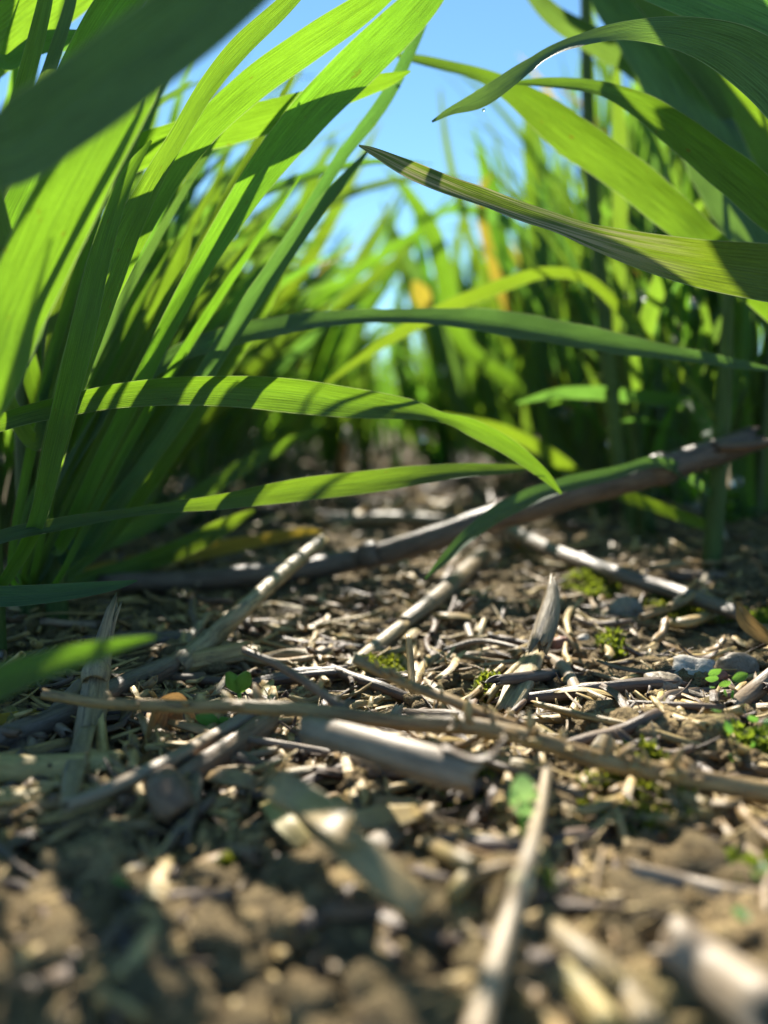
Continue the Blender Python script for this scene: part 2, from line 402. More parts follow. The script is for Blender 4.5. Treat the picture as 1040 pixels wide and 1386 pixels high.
# ------------------------------------------------------------------ the ground
def axis(lo, hi, d0, a, b, gro, mx):
    x = [a]
    while x[-1] < b: x.append(x[-1]+d0)
    d = d0
    while x[-1] < hi: d = min(d*gro, mx); x.append(x[-1]+d)
    d = d0; y = [a]
    while y[-1] > lo: d = min(d*gro, mx); y.append(y[-1]-d)
    return np.array(y[::-1][:-1]+x)
gx = axis(-20000, 20000, .055, -8.5, 9, 1.07, 2500); gy = axis(-500, 30000, .06, 5.0, 22, 1.055, 2500)
V = np.array([(x, y, gh(x, y)) for y in gy for x in gx])
g = mk('ground', M_SOIL, [(V, quads(len(gy), len(gx)), V[:, :2])], org=(0, 0, 0)); tag(g, kind='structure')

# ------------------------------------------------------------------ wheat plants
def blade3(base, az, th0, bend, length, width, mat, parent, seed, tw=0., n=18, nc=5, ret=False):
    C = [np.array(base, float)]; ds = length/(n-1); az0 = az
    for i in range(1, n):
        t = i/(n-1); th = th0+bend*t*t; a = az0+.25*math.sin(seed+t*2)
        C.append(C[-1]+ds*np.array((math.cos(a)*math.sin(th), math.sin(a)*math.sin(th), math.cos(th))))
    C = np.array(C); t = np.linspace(0, 1, n)
    W = width*np.minimum(1, .45+t*3)*np.clip((1-t)*2.2, 0.02, 1)**.75
    T = unit(np.gradient(C, axis=0)); s0 = np.array((-math.sin(az), math.cos(az), 0.)); N0 = np.cross(T, s0); ang = (tw*t)[:, None]
    side = s0*np.cos(ang)+N0*np.sin(ang)
    r = ribbon(C, W, side, .3, nc=nc, wav=.03, seed=seed)
    return r if ret else mk('leaf', mat, [r], parent, org=(0, 0, 0))
def plant_parts(seed, lean=(0, 0), nt=4, H=1.0, up=0.35):
    """lists of (kind, mesh data) for one tillering wheat plant standing at the origin"""
    r = random.Random(seed); out = []
    for k in range(nt):
        a = r.uniform(0, 6.28); b = np.array((math.cos(a)*r.uniform(.1, .8), math.sin(a)*r.uniform(.1, .8), -.3))
        hgt = r.uniform(5, 10)*H; tx = lean[0]+r.gauss(0, .13); ty = lean[1]+r.gauss(0, .13)
        top = b+np.array((tx*hgt, ty*hgt, hgt)); midp = b+np.array((tx*hgt*.4, ty*hgt*.4, hgt*.5))
        out.append(('stem', tube([tuple(b), tuple(midp), tuple(top)], [.2, .17, .11], sides=8, ridg=.04, seed=seed+k, torn=.1, n=10)))
        nl = r.choice((3, 3, 4)); a0 = r.uniform(0, 6.28)
        for j in range(nl):
            f = (.35, .62, .85, 1.0)[j+4-nl] if nl < 4 else (.3, .55, .8, 1.0)[j]
            bp = b+(midp-b)*(f*2) if f < .5 else midp+(top-midp)*((f-.5)*2)
            az = a0+math.pi*j+r.gauss(0, .5); last = j == nl-1
            th = r.uniform(.02, .25) if last else r.uniform(.15, .45 if up > .5 else .6)
            # blades follow the lean of the plant
            vx = math.cos(az)*math.sin(th)+lean[0]; vy = math.sin(az)*math.sin(th)+lean[1]
            az = math.atan2(vy, vx); th = min(1.1, math.hypot(vx, vy))
            ln = r.uniform(9, 17)*H*(.75 if j == 0 else 1); bend = r.choice((r.uniform(.05, .5), r.uniform(.1, .8), r.uniform(.1, .7) if up > .5 else .6, r.uniform(0, .3) if up > .5 else .9, r.uniform(.8, 1.8)))*(1 if last else 1.15)
            out.append(('leaf', blade3(bp, az, th, bend, ln, r.uniform(.45, .85)*(.85 if up > .5 else 1), None, None, r.uniform(0, 6), r.uniform(-1.3, 1.3), ret=True), r.random()))
    return out
LEFT = [plant_parts(20+i, (.32, -.02), 5, 1.0) for i in range(6)]
RIGHT = [plant_parts(60+i, (-.06, 0), 5, 1.05, up=.6) for i in range(6)]
def proto_plant(pp, mats=(M_FAR, M_LEAF2)):
    e = bpy.data.objects.new('wheat_plant', None); col.objects.link(e); e.empty_display_size = .01
    for q in pp:
        if q[0] == 'stem': mk('stem', M_STEM, [q[1]], e, org=(0, 0, 0))
        else: mk('leaf', M_YEL if q[2] > .985 else (mats[1] if q[2] < .22 else mats[0]), [q[1]], e, org=(0, 0, 0))
    return e
def copy_tree(o):
    c = o.copy(); col.objects.link(c)
    for ch in list(o.children):
        d = ch.copy(); col.objects.link(d); d.parent = c
    return c
def joined_proto(pp):
    o = mk('wheat_plant', M_FAR, [q[1] for q in pp], None, org=(0, 0, 0)); return o

protoL = [proto_plant(p) for p in LEFT]; protoR = [proto_plant(p) for p in RIGHT]
used = set()
def put_plant(protos, x, y, label, group, s=1.0):
    i = rnd.randrange(len(protos)); p = protos[i]
    o = p if p.name not in used else copy_tree(p); used.add(p.name)
    o.location = (x*S, y*S, gh(x, y)*S); o.rotation_euler = (0, 0, rnd.gauss(0, .35)); o.scale = (s, s, s*rnd.uniform(.9, 1.1))
    return tag(o, label, 'wheat plant', group)
GL = 'wheat plants of the left crop row'; GR = 'wheat plants of the right crop row'
for (x, y, q) in ((-12.6, 20.4, .8), (-10.8, 21.2, .8), (-9.8, 24.5, .75), (-9.2, 28, .8)):
    put_plant(protoL, x, y, 'near green wheat plant of the left row behind the sharp blades', GL, q)
for i in range(16):
    put_plant(protoR, 10.2+rnd.gauss(0, 1.0), 25+i*2.6+rnd.gauss(0, .8), 'smaller green wheat plant on the furrow side of the right row', GR, rnd.uniform(.5, .95))
for i in range(12):
    put_plant(protoL, -8.6+rnd.gauss(0, .9), 30+i*3.2+rnd.gauss(0, .8), 'smaller green wheat plant on the furrow side of the left row', GL, rnd.uniform(.4, .75))
y = 25.0
while y < 115:
    put_plant(protoL, -11.8+rnd.gauss(0, .7), y, 'green wheat plant of the left row, leaning over the furrow', GL, rnd.uniform(.85, 1.12))
    y += rnd.uniform(3.2, 5.6) if y < 70 else rnd.uniform(5, 8)
y = 24.0
while y < 115:
    put_plant(protoR, 13.5+rnd.gauss(0, .9), y, 'upright green wheat plant of the right row, out of focus', GR, rnd.uniform(.95, 1.25))
    y += rnd.uniform(3.2, 5.6) if y < 70 else rnd.uniform(5, 8)
jl = [joined_proto(p) for p in LEFT[:3]]; jr = [joined_proto(p) for p in RIGHT[:4]]
def put_far(protos, x, y, label, group, s=1.0):
    p = rnd.choice(protos)
    if p.name in used: o = p.copy(); col.objects.link(o)
    else: o = p; used.add(p.name)
    o.location = (x*S, y*S, gh(x, y)*S); o.rotation_euler = (0, 0, rnd.uniform(-1, 1)); o.scale = (s, s, s)
    tag(o, label, 'wheat plant', group)
y = 117.0
while y < 330:
    put_far(jl, -11.5+rnd.gauss(0, 1.2), y, 'blurred wheat plant far down the left row', 'far wheat plants of the left row', rnd.uniform(.85, 1.1))
    put_far(jr, 13.5+rnd.gauss(0, 1.2), y, 'blurred wheat plant far down the right row', 'far wheat plants of the right row', rnd.uniform(.85, 1.1)); y += rnd.uniform(5, 8)
for xr, y0, dy in ((38, 50, 11), (63, 70, 14), (-36, 50, 10), (-61, 90, 14)):
    y = y0
    while y < 300:
        side = 'right' if xr > 0 else 'left'
        put_far(jr, xr+rnd.gauss(0, 1.5), y, 'blurred wheat plant in a farther row on the '+side, 'wheat plants of the farther rows on the '+side, rnd.uniform(.9, 1.1)); y += dy*rnd.uniform(.8, 1.3)
for i in range(44):
    yy = 58*math.exp(rnd.random()*1.9); xx = rnd.choice((rnd.uniform(-7.5, -1), rnd.uniform(2, 11), rnd.uniform(-4, 6)))*(1 if yy < 120 else 1.1)
    put_far(jr, xx, yy, 'blurred young wheat plant grown inside the far furrow', 'wheat plants inside the far furrow', rnd.uniform(.35, .7)+min(.35, yy/600))
for i in range(20):
    yy = rnd.uniform(58, 120); xx = rnd.uniform(-4.5, 7)*yy/70
    put_far(jr, xx, yy, 'blurred short wheat plant closing the view along the furrow', 'wheat plants inside the far furrow', rnd.uniform(.45, .75))
# the crop beyond, one mass
pp = []
for i in range(420):
    yy = 340*math.exp(rnd.random()*2.2); xx = rnd.uniform(-1, 1)*yy*.75; xx = round((xx-1)/25)*25+1-12.5+rnd.gauss(0, 2)
    zz = gh(xx, yy)
    for k in range(7):
        b_ = blade3((xx+rnd.gauss(0, 3), yy+rnd.gauss(0, 3), zz), rnd.uniform(0, 6.28), rnd.uniform(0, .35), rnd.uniform(.1, 1.3), rnd.uniform(18, 25), rnd.uniform(.8, 1.4), None, None, k, ret=True, n=7, nc=3)
        pp.append(b_)
tag(mk('distant_crop', M_FAR, pp, None, org=(0, 400, 0)), 'distant wheat crop reading as one soft green mass', 'crop', kind='stuff')

# ---- hero plants whose blades cross the picture
def hero(label, base, leaves, stems=()):
    t = thing('wheat_plant', (base[0], base[1], gh(base[0], base[1])), label, 'wheat plant')
    b = Vector((base[0], base[1], gh(base[0], base[1])))
    for i, L in enumerate(leaves):
        pts, mat, kw = L[0], L[1], L[2] if len(L) > 2 else {}
        at = kw.pop('stemz', rnd.uniform(3, 7)); nob = kw.pop('nobase', False)
        o = part('leaf', mat, [px_leaf(pts, wk=(.80 if base[0] < 0 else .86) if base[1] < 22 else 1., base=None if nob else (b.x, b.y, b.z+at), seed=i*1.7, **kw)], t)
        if len(L) > 3: o['label'] = L[3]
    part('stem', M_STEM, [tube([(b.x, b.y, b.z-.4), (b.x+.1, b.y, b.z+3.5), (b.x+.15, b.y+.1, b.z+7.5)], [.24, .2, .12], sides=10, seed=base[0], ridg=.04, torn=.1)], t)
    for s in stems: part('stem', M_STEM, [tube([P(*q[:3]) for q in s], [q[3]*q[2]/FX/2 for q in s], sides=10, seed=1.2, ridg=.05, torn=.1)], t)
    return t

hero('wheat plant at the left edge with the broad dark blurred blade closest to the lens', (-6.4, 6.0), [
    ([(430, -120, 7.2, 70), (380, -70, 7.2, 95), (270, 22, 7.2, 112), (150, 112, 7.3, 122), (40, 190, 7.5, 115), (-90, 300, 7.8, 90)], M_LEAF2, dict(roll=28, fold=.2, stemz=2.2), 'broad dark green blade in shade, very blurred'),
    ([(215, 863, 8.0, 4), (190, 868, 7.9, 16), (130, 882, 7.8, 34), (60, 903, 7.6, 50), (-40, 948, 7.4, 58)], M_LEAF, dict(roll=20, stemz=1.0), 'blurred low green blade with a pale tip'),
])
hero('wheat plant at the left edge with the broad glowing yellow-green blade', (-7.6, 9.6), [
    ([(330, -140, 9.9, 40), (285, -80, 9.9, 60), (232, 10, 9.8, 78), (178, 108, 9.7, 90), (125, 205, 9.6, 98), (72, 305, 9.6, 106), (22, 415, 9.6, 98), (-40, 560, 9.5, 80)], M_LEAF, dict(roll=-14, fold=.16, stemz=1.8), 'broad backlit yellow-green blade'),
    ([(208, 104, 10.4, 3), (196, 130, 10.4, 9), (165, 190, 10.4, 14), (130, 255, 10.4, 14), (98, 315, 10.4, 13), (66, 385, 10.4, 12), (20, 520, 10.5, 12)], M_LEAF2, dict(roll=62, fold=.1, stemz=1.4), 'blade seen edge-on with a shining margin'),
    ([(-30, 200, 10.5, 40), (-5, 300, 10.5, 46), (10, 370, 10.5, 40), (-10, 470, 10.5, 36)], M_LEAF, dict(roll=10, stemz=1.6)),
])
hero('wheat plant at the upper left with several narrow upright blades', (-7.3, 14.0), [
    ([(72, -60, 13, 16), (60, 10, 13, 24), (40, 90, 13, 27), (18, 170, 13, 26), (-10, 280, 13, 24)], M_LEAF, dict(roll=10)),
    ([(108, -60, 13.5, 10), (95, 10, 13.5, 18), (70, 90, 13.5, 22), (45, 160, 13.5, 22), (5, 270, 13.5, 22)], M_LEAF2, dict(roll=30)),
    ([(215, -60, 12.5, 50), (165, -5, 12.5, 62), (125, 55, 12.5, 60), (85, 130, 12.5, 52), (40, 240, 12.5, 44), (0, 360, 12.5, 40)], M_LEAF, dict(roll=-18)),
    ([(160, 40, 14, 8), (115, 52, 14, 30), (60, 55, 14, 32), (15, 82, 14, 24), (-30, 120, 14, 22)], M_LEAF2, dict(roll=-30)),
    ([(205, 190, 12.2, 4), (175, 235, 12.2, 22), (150, 300, 12.2, 30), (128, 380, 12.2, 38), (108, 470, 12.2, 42), (78, 590, 12.6, 36), (45, 720, 13.2, 26)], M_LEAF, dict(roll=8, stemz=1.2)),
    ([(135, 120, 15.5, 40), (125, 200, 15.5, 46), (110, 300, 15.5, 46), (85, 430, 15.2, 40), (50, 600, 14.6, 30)], M_LEAF, dict(roll=20)),
])
hero('wheat plant on the left whose long blades rise across the upper left', (-7.2, 16.6), [
    ([(450, -60, 12.8, 12), (395, 0, 12.8, 26), (330, 62, 12.8, 34), (285, 115, 12.8, 32), (245, 180, 12.8, 28), (205, 250, 12.9, 34), (165, 330, 13, 50), (130, 420, 13, 56), (92, 540, 13.6, 46), (60, 680, 14.8, 32)], M_LEAF, dict(roll=34, twist=-26, stemz=2.0), 'rolled blade with a bright white margin'),
    ([(570, -50, 13.6, 14), (500, 4, 13.6, 42), (420, 58, 13.6, 52), (340, 115, 13.6, 52), (270, 182, 13.6, 46), (215, 262, 13.6, 40), (165, 360, 13.6, 34), (122, 460, 14.0, 30), (80, 590, 14.8, 26), (55, 700, 15.6, 22)], M_LEAF, dict(roll=-12, stemz=2.4)),
    ([(640, -90, 14.2, 20), (575, 0, 14.2, 56), (500, 75, 14.2, 68), (425, 150, 14.2, 66), (355, 235, 14.2, 54), (295, 325, 14.2, 40), (240, 420, 14.2, 32), (190, 520, 14.5, 28), (135, 630, 15.0, 26), (85, 735, 15.8, 22)], M_LEAF, dict(roll=12, fold=.2, stemz=1.6)),
    ([(556, 96, 14.6, 3), (520, 108, 14.7, 24), (450, 128, 14.8, 40), (360, 155, 15, 52), (270, 178, 15.2, 58), (180, 205, 15.4, 56), (90, 250, 15.5, 50), (0, 320, 15.5, 40)], M_LEAF, dict(roll=-32, stemz=4)),
    ([(600, -40, 16, 12), (560, 60, 16, 20), (520, 138, 16, 24), (462, 215, 16, 20), (410, 300, 16, 22), (345, 400, 16, 22), (270, 520, 16, 22), (180, 660, 16.4, 20), (110, 750, 16.6, 18)], M_LEAF2, dict(roll=20, stemz=3)),
    ([(498, 205, 15.4, 4), (470, 240, 15.4, 16), (420, 300, 15.4, 26), (360, 385, 15.4, 32), (300, 475, 15.4, 32), (235, 580, 15.6, 28), (160, 680, 16.2, 24), (95, 760, 16.6, 20)], M_LEAF2, dict(roll=34, stemz=2)),
    ([(262, 300, 17, 5), (240, 360, 17, 30), (200, 470, 17, 44), (160, 590, 17, 44), (120, 700, 17, 36)], M_LEAF, dict(roll=14, stemz=1.2)),
    ([(400, 330, 18, 5), (350, 420, 18, 34), (290, 510, 18, 42), (220, 620, 18, 38), (150, 720, 18, 30)], M_LEAF, dict(roll=-10, stemz=.8)),
])
hero('wheat plant at the left whose sharp blade arches over the furrow at mid height', (-9.2, 13.4), [
    ([(760, 668, 15.2, 4), (735, 640, 15.1, 20), (690, 604, 15, 32), (640, 577, 14.8, 32), (600, 566, 14.6, 20, 30), (560, 559, 14.3, 34, 58), (480, 546, 14, 54, 20), (380, 531, 13.7, 62), (280, 526, 13.4, 54), (180, 531, 13.2, 46), (80, 549, 13, 38), (-20, 577, 12.8, 30)], M_LEAF3, dict(roll=-18, fold=.42, stemz=3.2), 'sharp arching blade crossed by shadows of other blades'),
    ([(735, 632, 15.3, 3, 50), (690, 636, 15.2, 16, 60), (600, 642, 15, 30, 60), (500, 652, 14.7, 40, 20), (400, 662, 14.3, 40), (300, 678, 14, 28), (190, 692, 13.6, 16, 30), (90, 710, 13.3, 22, 60), (-20, 738, 13, 24, 66)], M_LEAF3, dict(roll=-18, fold=.3, stemz=.9), 'lower sharp blade stretching over the furrow'),
    ([(186, 786, 13.4, 3), (150, 794, 13.3, 18), (90, 802, 13.1, 30), (20, 808, 13, 36), (-60, 812, 13, 32)], M_LEAF2, dict(roll=20, stemz=.5), 'low dark blade near the soil'),
])
hero('wheat plant on the left with a long grey-green blade hanging across to the right', (-8.0, 17.4), [
    ([(1060, 503, 17.5, 5), (1000, 494, 17.2, 15), (900, 478, 17, 26), (800, 462, 16.8, 38), (700, 444, 16.6, 42), (600, 432, 16.4, 30), (500, 430, 16.2, 22), (400, 440, 16, 32), (300, 462, 15.8, 34), (210, 500, 15.6, 28), (130, 580, 15.8, 24), (60, 690, 16.2, 20)], M_LEAF2, dict(sheen=(), roll=52, fold=.2, stemz=2.0), 'long grey-green blade spanning both rows'),
    ([(440, 722, 22, 4), (410, 722, 22, 16), (340, 735, 22, 24), (250, 752, 22, 28), (150, 770, 22, 26)], M_YEL, dict(roll=30, stemz=.4), 'yellow-tipped blade lying low'),
    ([(345, 690, 20, 5), (300, 715, 20, 30), (240, 745, 20, 34), (170, 770, 20, 30)], M_LEAF, dict(roll=10, stemz=.4)),
    ([(440, 575, 24, 5), (370, 610, 24, 22), (300, 650, 23, 30), (220, 700, 22, 30)], M_LEAF, dict(roll=10, stemz=.8)),
])
# right side
hero('wheat plant beyond the right edge with the half-dried blade pointing left', (9.2, 10.8), [
    ([(486, 197, 12.4, 3, -40), (510, 208, 12.4, 14, -40), (560, 234, 12.4, 28, -45), (640, 268, 12.4, 34, -62), (740, 303, 12.3, 34, -62), (830, 330, 12.1, 46, -25), (930, 352, 11.8, 70), (1040, 368, 11.5, 88), (1150, 385, 11.3, 90)], M_DRYL, dict(sheen=((.30, .52),), roll=10, fold=.25, stemz=4.2), 'half-dried blade with a cream streak, pointing left'),
])
hero('wheat plant beyond the right edge whose dark blade arches over the upper right', (10.5, 13.6), [
    ([(585, 165, 13.6, 3, -50), (612, 150, 13.6, 12, -50), (655, 133, 13.5, 28, -50), (710, 95, 13.4, 32, -52), (770, 62, 13.3, 32, -58), (850, 43, 13.1, 32, -50), (930, 47, 12.9, 48, -10), (1005, 75, 12.7, 74), (1075, 135, 12.5, 84), (1150, 250, 12.4, 80)], M_LEAF2, dict(roll=6, fold=.12, sheen=((.26, .50),), stemz=5), 'slate green arching blade with a white sheen'),
    ([(800, -60, 14, 40), (880, -25, 14, 56), (960, 5, 14, 62), (1050, 45, 13.8, 64), (1140, 110, 13.6, 60)], M_LEAF2, dict(roll=-20, stemz=6)),
    ([(688, 112, 15.4, 4, -90), (740, 115, 15.3, 14, -98), (810, 122, 15.2, 20, -90), (880, 148, 15, 40, -20), (950, 195, 14.8, 56), (1040, 268, 14.6, 60), (1120, 350, 14.5, 54)], M_LEAF3, dict(sheen=(), roll=40, fold=.3, stemz=4), 'shaded blade below the big arch'),
])
hero('wheat plant at the right edge with broad dark drooping blades', (11.8, 18.5), [
    ([(525, 72, 17.4, 4, -80), (580, 86, 17.3, 16, -80), (650, 103, 17.2, 20, -60), (715, 135, 17, 44), (780, 182, 16.9, 62), (850, 232, 16.8, 60), (920, 290, 16.7, 56), (1000, 365, 16.6, 50)], M_LEAF3, dict(sheen=(), roll=30, fold=.3, stemz=4), 'green blade drooping from a white sheen'),
    ([(770, -80, 20, 40), (830, -10, 20, 76), (890, 80, 20, 92), (945, 180, 20, 92), (1000, 290, 19.8, 82), (1060, 400, 19.6, 70)], M_LEAF2, dict(roll=-34, stemz=3), 'broad blurred blue-green blade in shade'),
    ([(700, -40, 21, 16), (745, 15, 21, 30), (800, 50, 21, 36), (880, 100, 21, 40), (960, 200, 20.5, 44), (1040, 330, 20, 40)], M_LEAF2, dict(roll=30, stemz=3)),
    ([(1000, 150, 22, 30), (1020, 260, 22, 44), (1030, 400, 22, 44)], M_LEAF, dict(roll=0, stemz=3)),
], stems=[[(838, 640, 24, 20), (818, 420, 24, 19), (798, 200, 24, 17), (792, -60, 24, 15)]])
hero('wheat plant on the right behind the fallen stalk with a limp tip on the soil', (8.8, 20.5), [
    ([(576, 784, 15.6, 3), (600, 760, 15.8, 14), (640, 722, 16.2, 24), (690, 688, 16.8, 28), (750, 662, 17.4, 26), (830, 642, 18.2, 20), (900, 628, 19, 18)], M_LEAF2, dict(roll=-34, stemz=1.8), 'limp grey-green blade draped over the fallen stalk'),
    ([(440, 520, 22, 4), (520, 462, 22, 18), (600, 418, 22, 24), (680, 385, 22, 22), (740, 368, 22, 18), (800, 380, 22, 16), (860, 440, 22, 16)], M_LEAF, dict(roll=30, stemz=4)),
    ([(700, 545, 24, 4), (760, 530, 24, 18), (850, 533, 24, 22), (940, 550, 24, 22)], M_LEAF2, dict(roll=44, stemz=3)),
    ([(600, 560, 26, 4), (680, 580, 26, 18), (740, 610, 26, 22), (800, 650, 26, 20)], M_LEAF, dict(roll=40, stemz=1)),
])

# added blades above the frame, placed along the sun ray to cast shade
def over(label, base, arcs):
    b = Vector((base[0], base[1], gh(base[0], base[1]))); t = thing('wheat_plant', b, label, 'wheat plant')
    part('stem', M_STEM, [tube([(b.x, b.y, b.z-.4), (b.x+.1, b.y, b.z+4), (b.x+.15, b.y, b.z+9)], [.24, .2, .12], sides=10, seed=base[0], ridg=.04, torn=.1)], t)
    for i, (pts, wd) in enumerate(arcs):
        rows = [(b.x, b.y, b.z+5, wd*.7), *[(*p, wd) for p in pts]]; rows[-1] = (*rows[-1][:3], .03)
        A = spline(rows, 34); C = A[:, :3]; T = unit(np.gradient(C, axis=0)); side = unit(np.cross(T, np.array(sd)))
        part('leaf', M_LEAF2 if i % 2 else M_LEAF, [ribbon(C, np.maximum(A[:, 3], .02), side, .2, seed=i)], t)
def toward(px, py, d, k): return tuple(P(px, py, d)+sd*k)
over('unseen wheat plant added at the left, its top blades casting shade from above the frame', (-14.5, 15), [
    ([toward(-60, 270, 7.6, 11.5), toward(60, 190, 7.5, 11), toward(170, 110, 7.3, 10.5), toward(270, 45, 7.2, 10), toward(380, -40, 7.2, 9.5)], 1.15)])
over('unseen wheat plant added beyond the right edge, its top blades casting shade from above the frame', (15.0, 22.0), [
    ([toward(1080, 120, 12.7, 9), toward(1000, 60, 12.9, 9), toward(930, 30, 13.1, 9), toward(860, 10, 13.4, 9)], 1.2),
    ([toward(1090, 260, 14.6, 15), toward(1000, 205, 14.8, 15), toward(930, 160, 15, 14.5), toward(870, 130, 15.4, 14)], 1.2)])

hero('blurred wheat plant of the right row, blades crossing the sky gap', (10.5, 38), [
    ([(596, 120, 42, 4), (604, 190, 42, 10), (622, 270, 42, 12), (650, 360, 42, 12), (700, 470, 41, 12)], M_LEAF, dict(roll=10, stemz=3)),
    ([(520, 225, 40, 3), (552, 262, 40, 16), (586, 320, 40, 26), (606, 395, 40, 26), (640, 480, 40, 22)], M_LEAF, dict(roll=-20, stemz=3)),
    ([(640, 170, 44, 3), (660, 240, 44, 20), (672, 330, 44, 26), (700, 450, 42, 24)], M_LEAF, dict(roll=24, stemz=3)),
    ([(560, 300, 40, 3), (620, 282, 40, 14), (690, 300, 40, 18), (760, 360, 40, 18), (820, 450, 40, 16)], M_LEAF2, dict(roll=30, stemz=4)),
    ([(712, 90, 38, 3), (718, 200, 38, 20), (730, 330, 38, 24), (760, 470, 38, 22)], M_LEAF, dict(roll=14, stemz=2)),
    ([(664, 236, 40, 3), (652, 262, 40, 12), (660, 330, 40, 14), (700, 440, 40, 14)], M_YEL, dict(roll=14, stemz=2), 'yellowed blade')])
hero('blurred wheat plant of the left row, blades crossing the sky gap', (-9.5, 40), [
    ([(640, 255, 42, 3), (560, 318, 42, 13), (480, 372, 42, 16), (400, 440, 42, 18), (330, 520, 42, 16)], M_LEAF, dict(roll=10, stemz=3)),
    ([(515, 165, 40, 3), (478, 235, 40, 16), (440, 310, 40, 22), (390, 400, 40, 24), (330, 500, 40, 20)], M_LEAF, dict(roll=-16, stemz=3)),
    ([(560, 330, 40, 3), (505, 378, 40, 18), (450, 430, 40, 24), (380, 500, 40, 22)], M_LEAF, dict(roll=20, stemz=2)),
    ([(455, 180, 38, 3), (425, 245, 38, 22), (395, 330, 38, 26), (350, 430, 38, 24)], M_LEAF, dict(roll=0, stemz=3)),
    ([(500, 420, 44, 3), (440, 405, 44, 16), (380, 430, 44, 20), (310, 500, 43, 20)], M_LEAF2, dict(roll=-30, stemz=3))])

def fan(label, base, n, seed, x0, y0, dx, y1, dep, wd):
    r = random.Random(seed); L = []
    for i in range(n):
        a = r.uniform(*x0); b = r.uniform(*y0); e = a+r.uniform(*dx); t = r.uniform(*y1); d = r.uniform(*dep); w_ = r.uniform(*wd); bow = r.uniform(-28, 10)
        pts = [(e, t, d, 3)]+[(e+(a-e)*f+bow*math.sin(f*math.pi), t+(b-t)*f, d, w_*g_) for f, g_ in ((.12, .5), (.3, .9), (.5, 1), (.75, .9), (.98, .6))]
        L.append((pts, (M_LEAF, M_LEAF3, M_LEAF2, M_FAR)[i % 4], dict(roll=r.uniform(-40, 40), twist=r.uniform(-30, 30), stemz=.6)))
    hero(label, base, L)
fan('bushy wheat plant at the left behind the rolled blade', (-8.2, 19), 9, 1, (20, 120), (700, 760), (90, 330), (150, 420), (17.5, 20), (16, 30))
fan('second bushy wheat plant at the left, standing farther back', (-9.0, 24), 10, 2, (80, 200), (640, 700), (100, 320), (180, 430), (22, 26), (18, 28))
fan('third bushy wheat plant at the left, deep in the row', (-9.6, 31), 9, 3, (170, 270), (600, 650), (60, 240), (260, 440), (29, 34), (16, 26))
fan('wheat plant at the left edge with many narrow upright blades close to the lens', (-7.8, 16.6), 11, 11, (0, 70), (740, 800), (110, 380), (20, 330), (14.6, 17), (14, 24))
fan('wheat plant of the left row leaning deep into the sky gap', (-9.0, 48), 10, 12, (370, 430), (560, 610), (50, 190), (230, 420), (46, 52), (14, 22))
fan('wheat plant of the right row leaning deep into the sky gap', (9.5, 50), 10, 13, (620, 690), (560, 610), (-140, -10), (220, 400), (46, 54), (14, 22))
fan('tall narrow wheat plant in the middle of the right row', (12.6, 36), 10, 14, (840, 900), (620, 660), (-90, 20), (60, 300), (33, 38), (14, 22))
fan('tall narrow wheat plant near the left end of the right row', (11.0, 44), 10, 15, (740, 790), (600, 640), (-80, 20), (100, 330), (40, 46), (13, 20))
fan('upright narrow-bladed wheat plant at the far right edge', (13.0, 27), 9, 4, (960, 1040), (660, 720), (-60, 40), (110, 400), (26, 29), (16, 26))
fan('upright narrow-bladed wheat plant right of the dark stem', (12.5, 33), 10, 5, (860, 950), (620, 680), (-70, 30), (120, 380), (31, 36), (16, 26))
fan('upright narrow-bladed wheat plant left of the dark stem', (11.0, 40), 10, 6, (720, 820), (600, 650), (-80, 20), (150, 420), (38, 44), (14, 24))
fan('narrow-bladed wheat plant farthest left of those in the right row', (9.0, 52), 9, 7, (620, 700), (580, 620), (-70, 20), (230, 460), (50, 56), (12, 20))
fan('narrow wheat plant right of the furrow end with short blades', (5.0, 70), 9, 8, (540, 620), (570, 600), (-50, 30), (330, 500), (66, 74), (10, 18))
fan('narrow wheat plant left of the furrow end with short blades', (-5.0, 66), 9, 9, (400, 470), (570, 600), (0, 80), (360, 500), (62, 70), (10, 18))

# ------------------------------------------------------------------ straws, stalks and chips one by one
def straw(name, label, cat, pts, mat, nodes=(), group=None, **k):
    (tb, P3, rr) = px_tube(pts, **k)
    c = Vector(P3[len(P3)//2]); c.z = gh(c.x, c.y)
    t = thing(name, c, label, cat, group) if nodes else None
    if not nodes: return tag(mk(name, mat, [tb]), label, cat, group)
    part('stalk', mat, [tb], t)
    A = np.array(P3)
    for f in nodes:
        q = f*(len(P3)-1); i = min(int(q), len(P3)-2); a = Vector(P3[i]); b = Vector(P3[i+1]); p = a.lerp(b, q-i); d = (b-a).normalized(); r = rr[i]+(rr[i+1]-rr[i])*(q-i)
        part('node', mat, [tube([p-d*r*.9, p-d*r*.3, p+d*r*.3, p+d*r*.9], [r*1.02, r*1.22, r*1.2, r*1.02], sides=14, n=9, ridg=.06, seed=f, torn=.05, hollow=.95)], t)
    return t
straw('fallen_stalk', 'long dark woody stalk lying across the furrow, propped up at its right end', 'stalk',
      [(1012, 598, 34, 19.5), (940, 622, 36, 19.6), (840, 652, 36, 19.8), (740, 680, 36, 20), (640, 712, 34, 20.3), (560, 738, 32, 20.8), (460, 762, 30, 21.5), (350, 778, 28, 22.3), (230, 787, 26, 23), (140, 790, 24, 24)],
      M_DARK, nodes=(.16, .62), ridg=.09, seed=2.2, torn=1.6, n=60, crook=.12)
straw('twig', 'broken side twig sticking out beyond the right end of the fallen stalk', 'twig', [(975, 606, 14, 19.2), (1010, 604, 14, 19), (1060, 596, 10, 18.8)], M_BROWN, seed=4.2, torn=1.5)
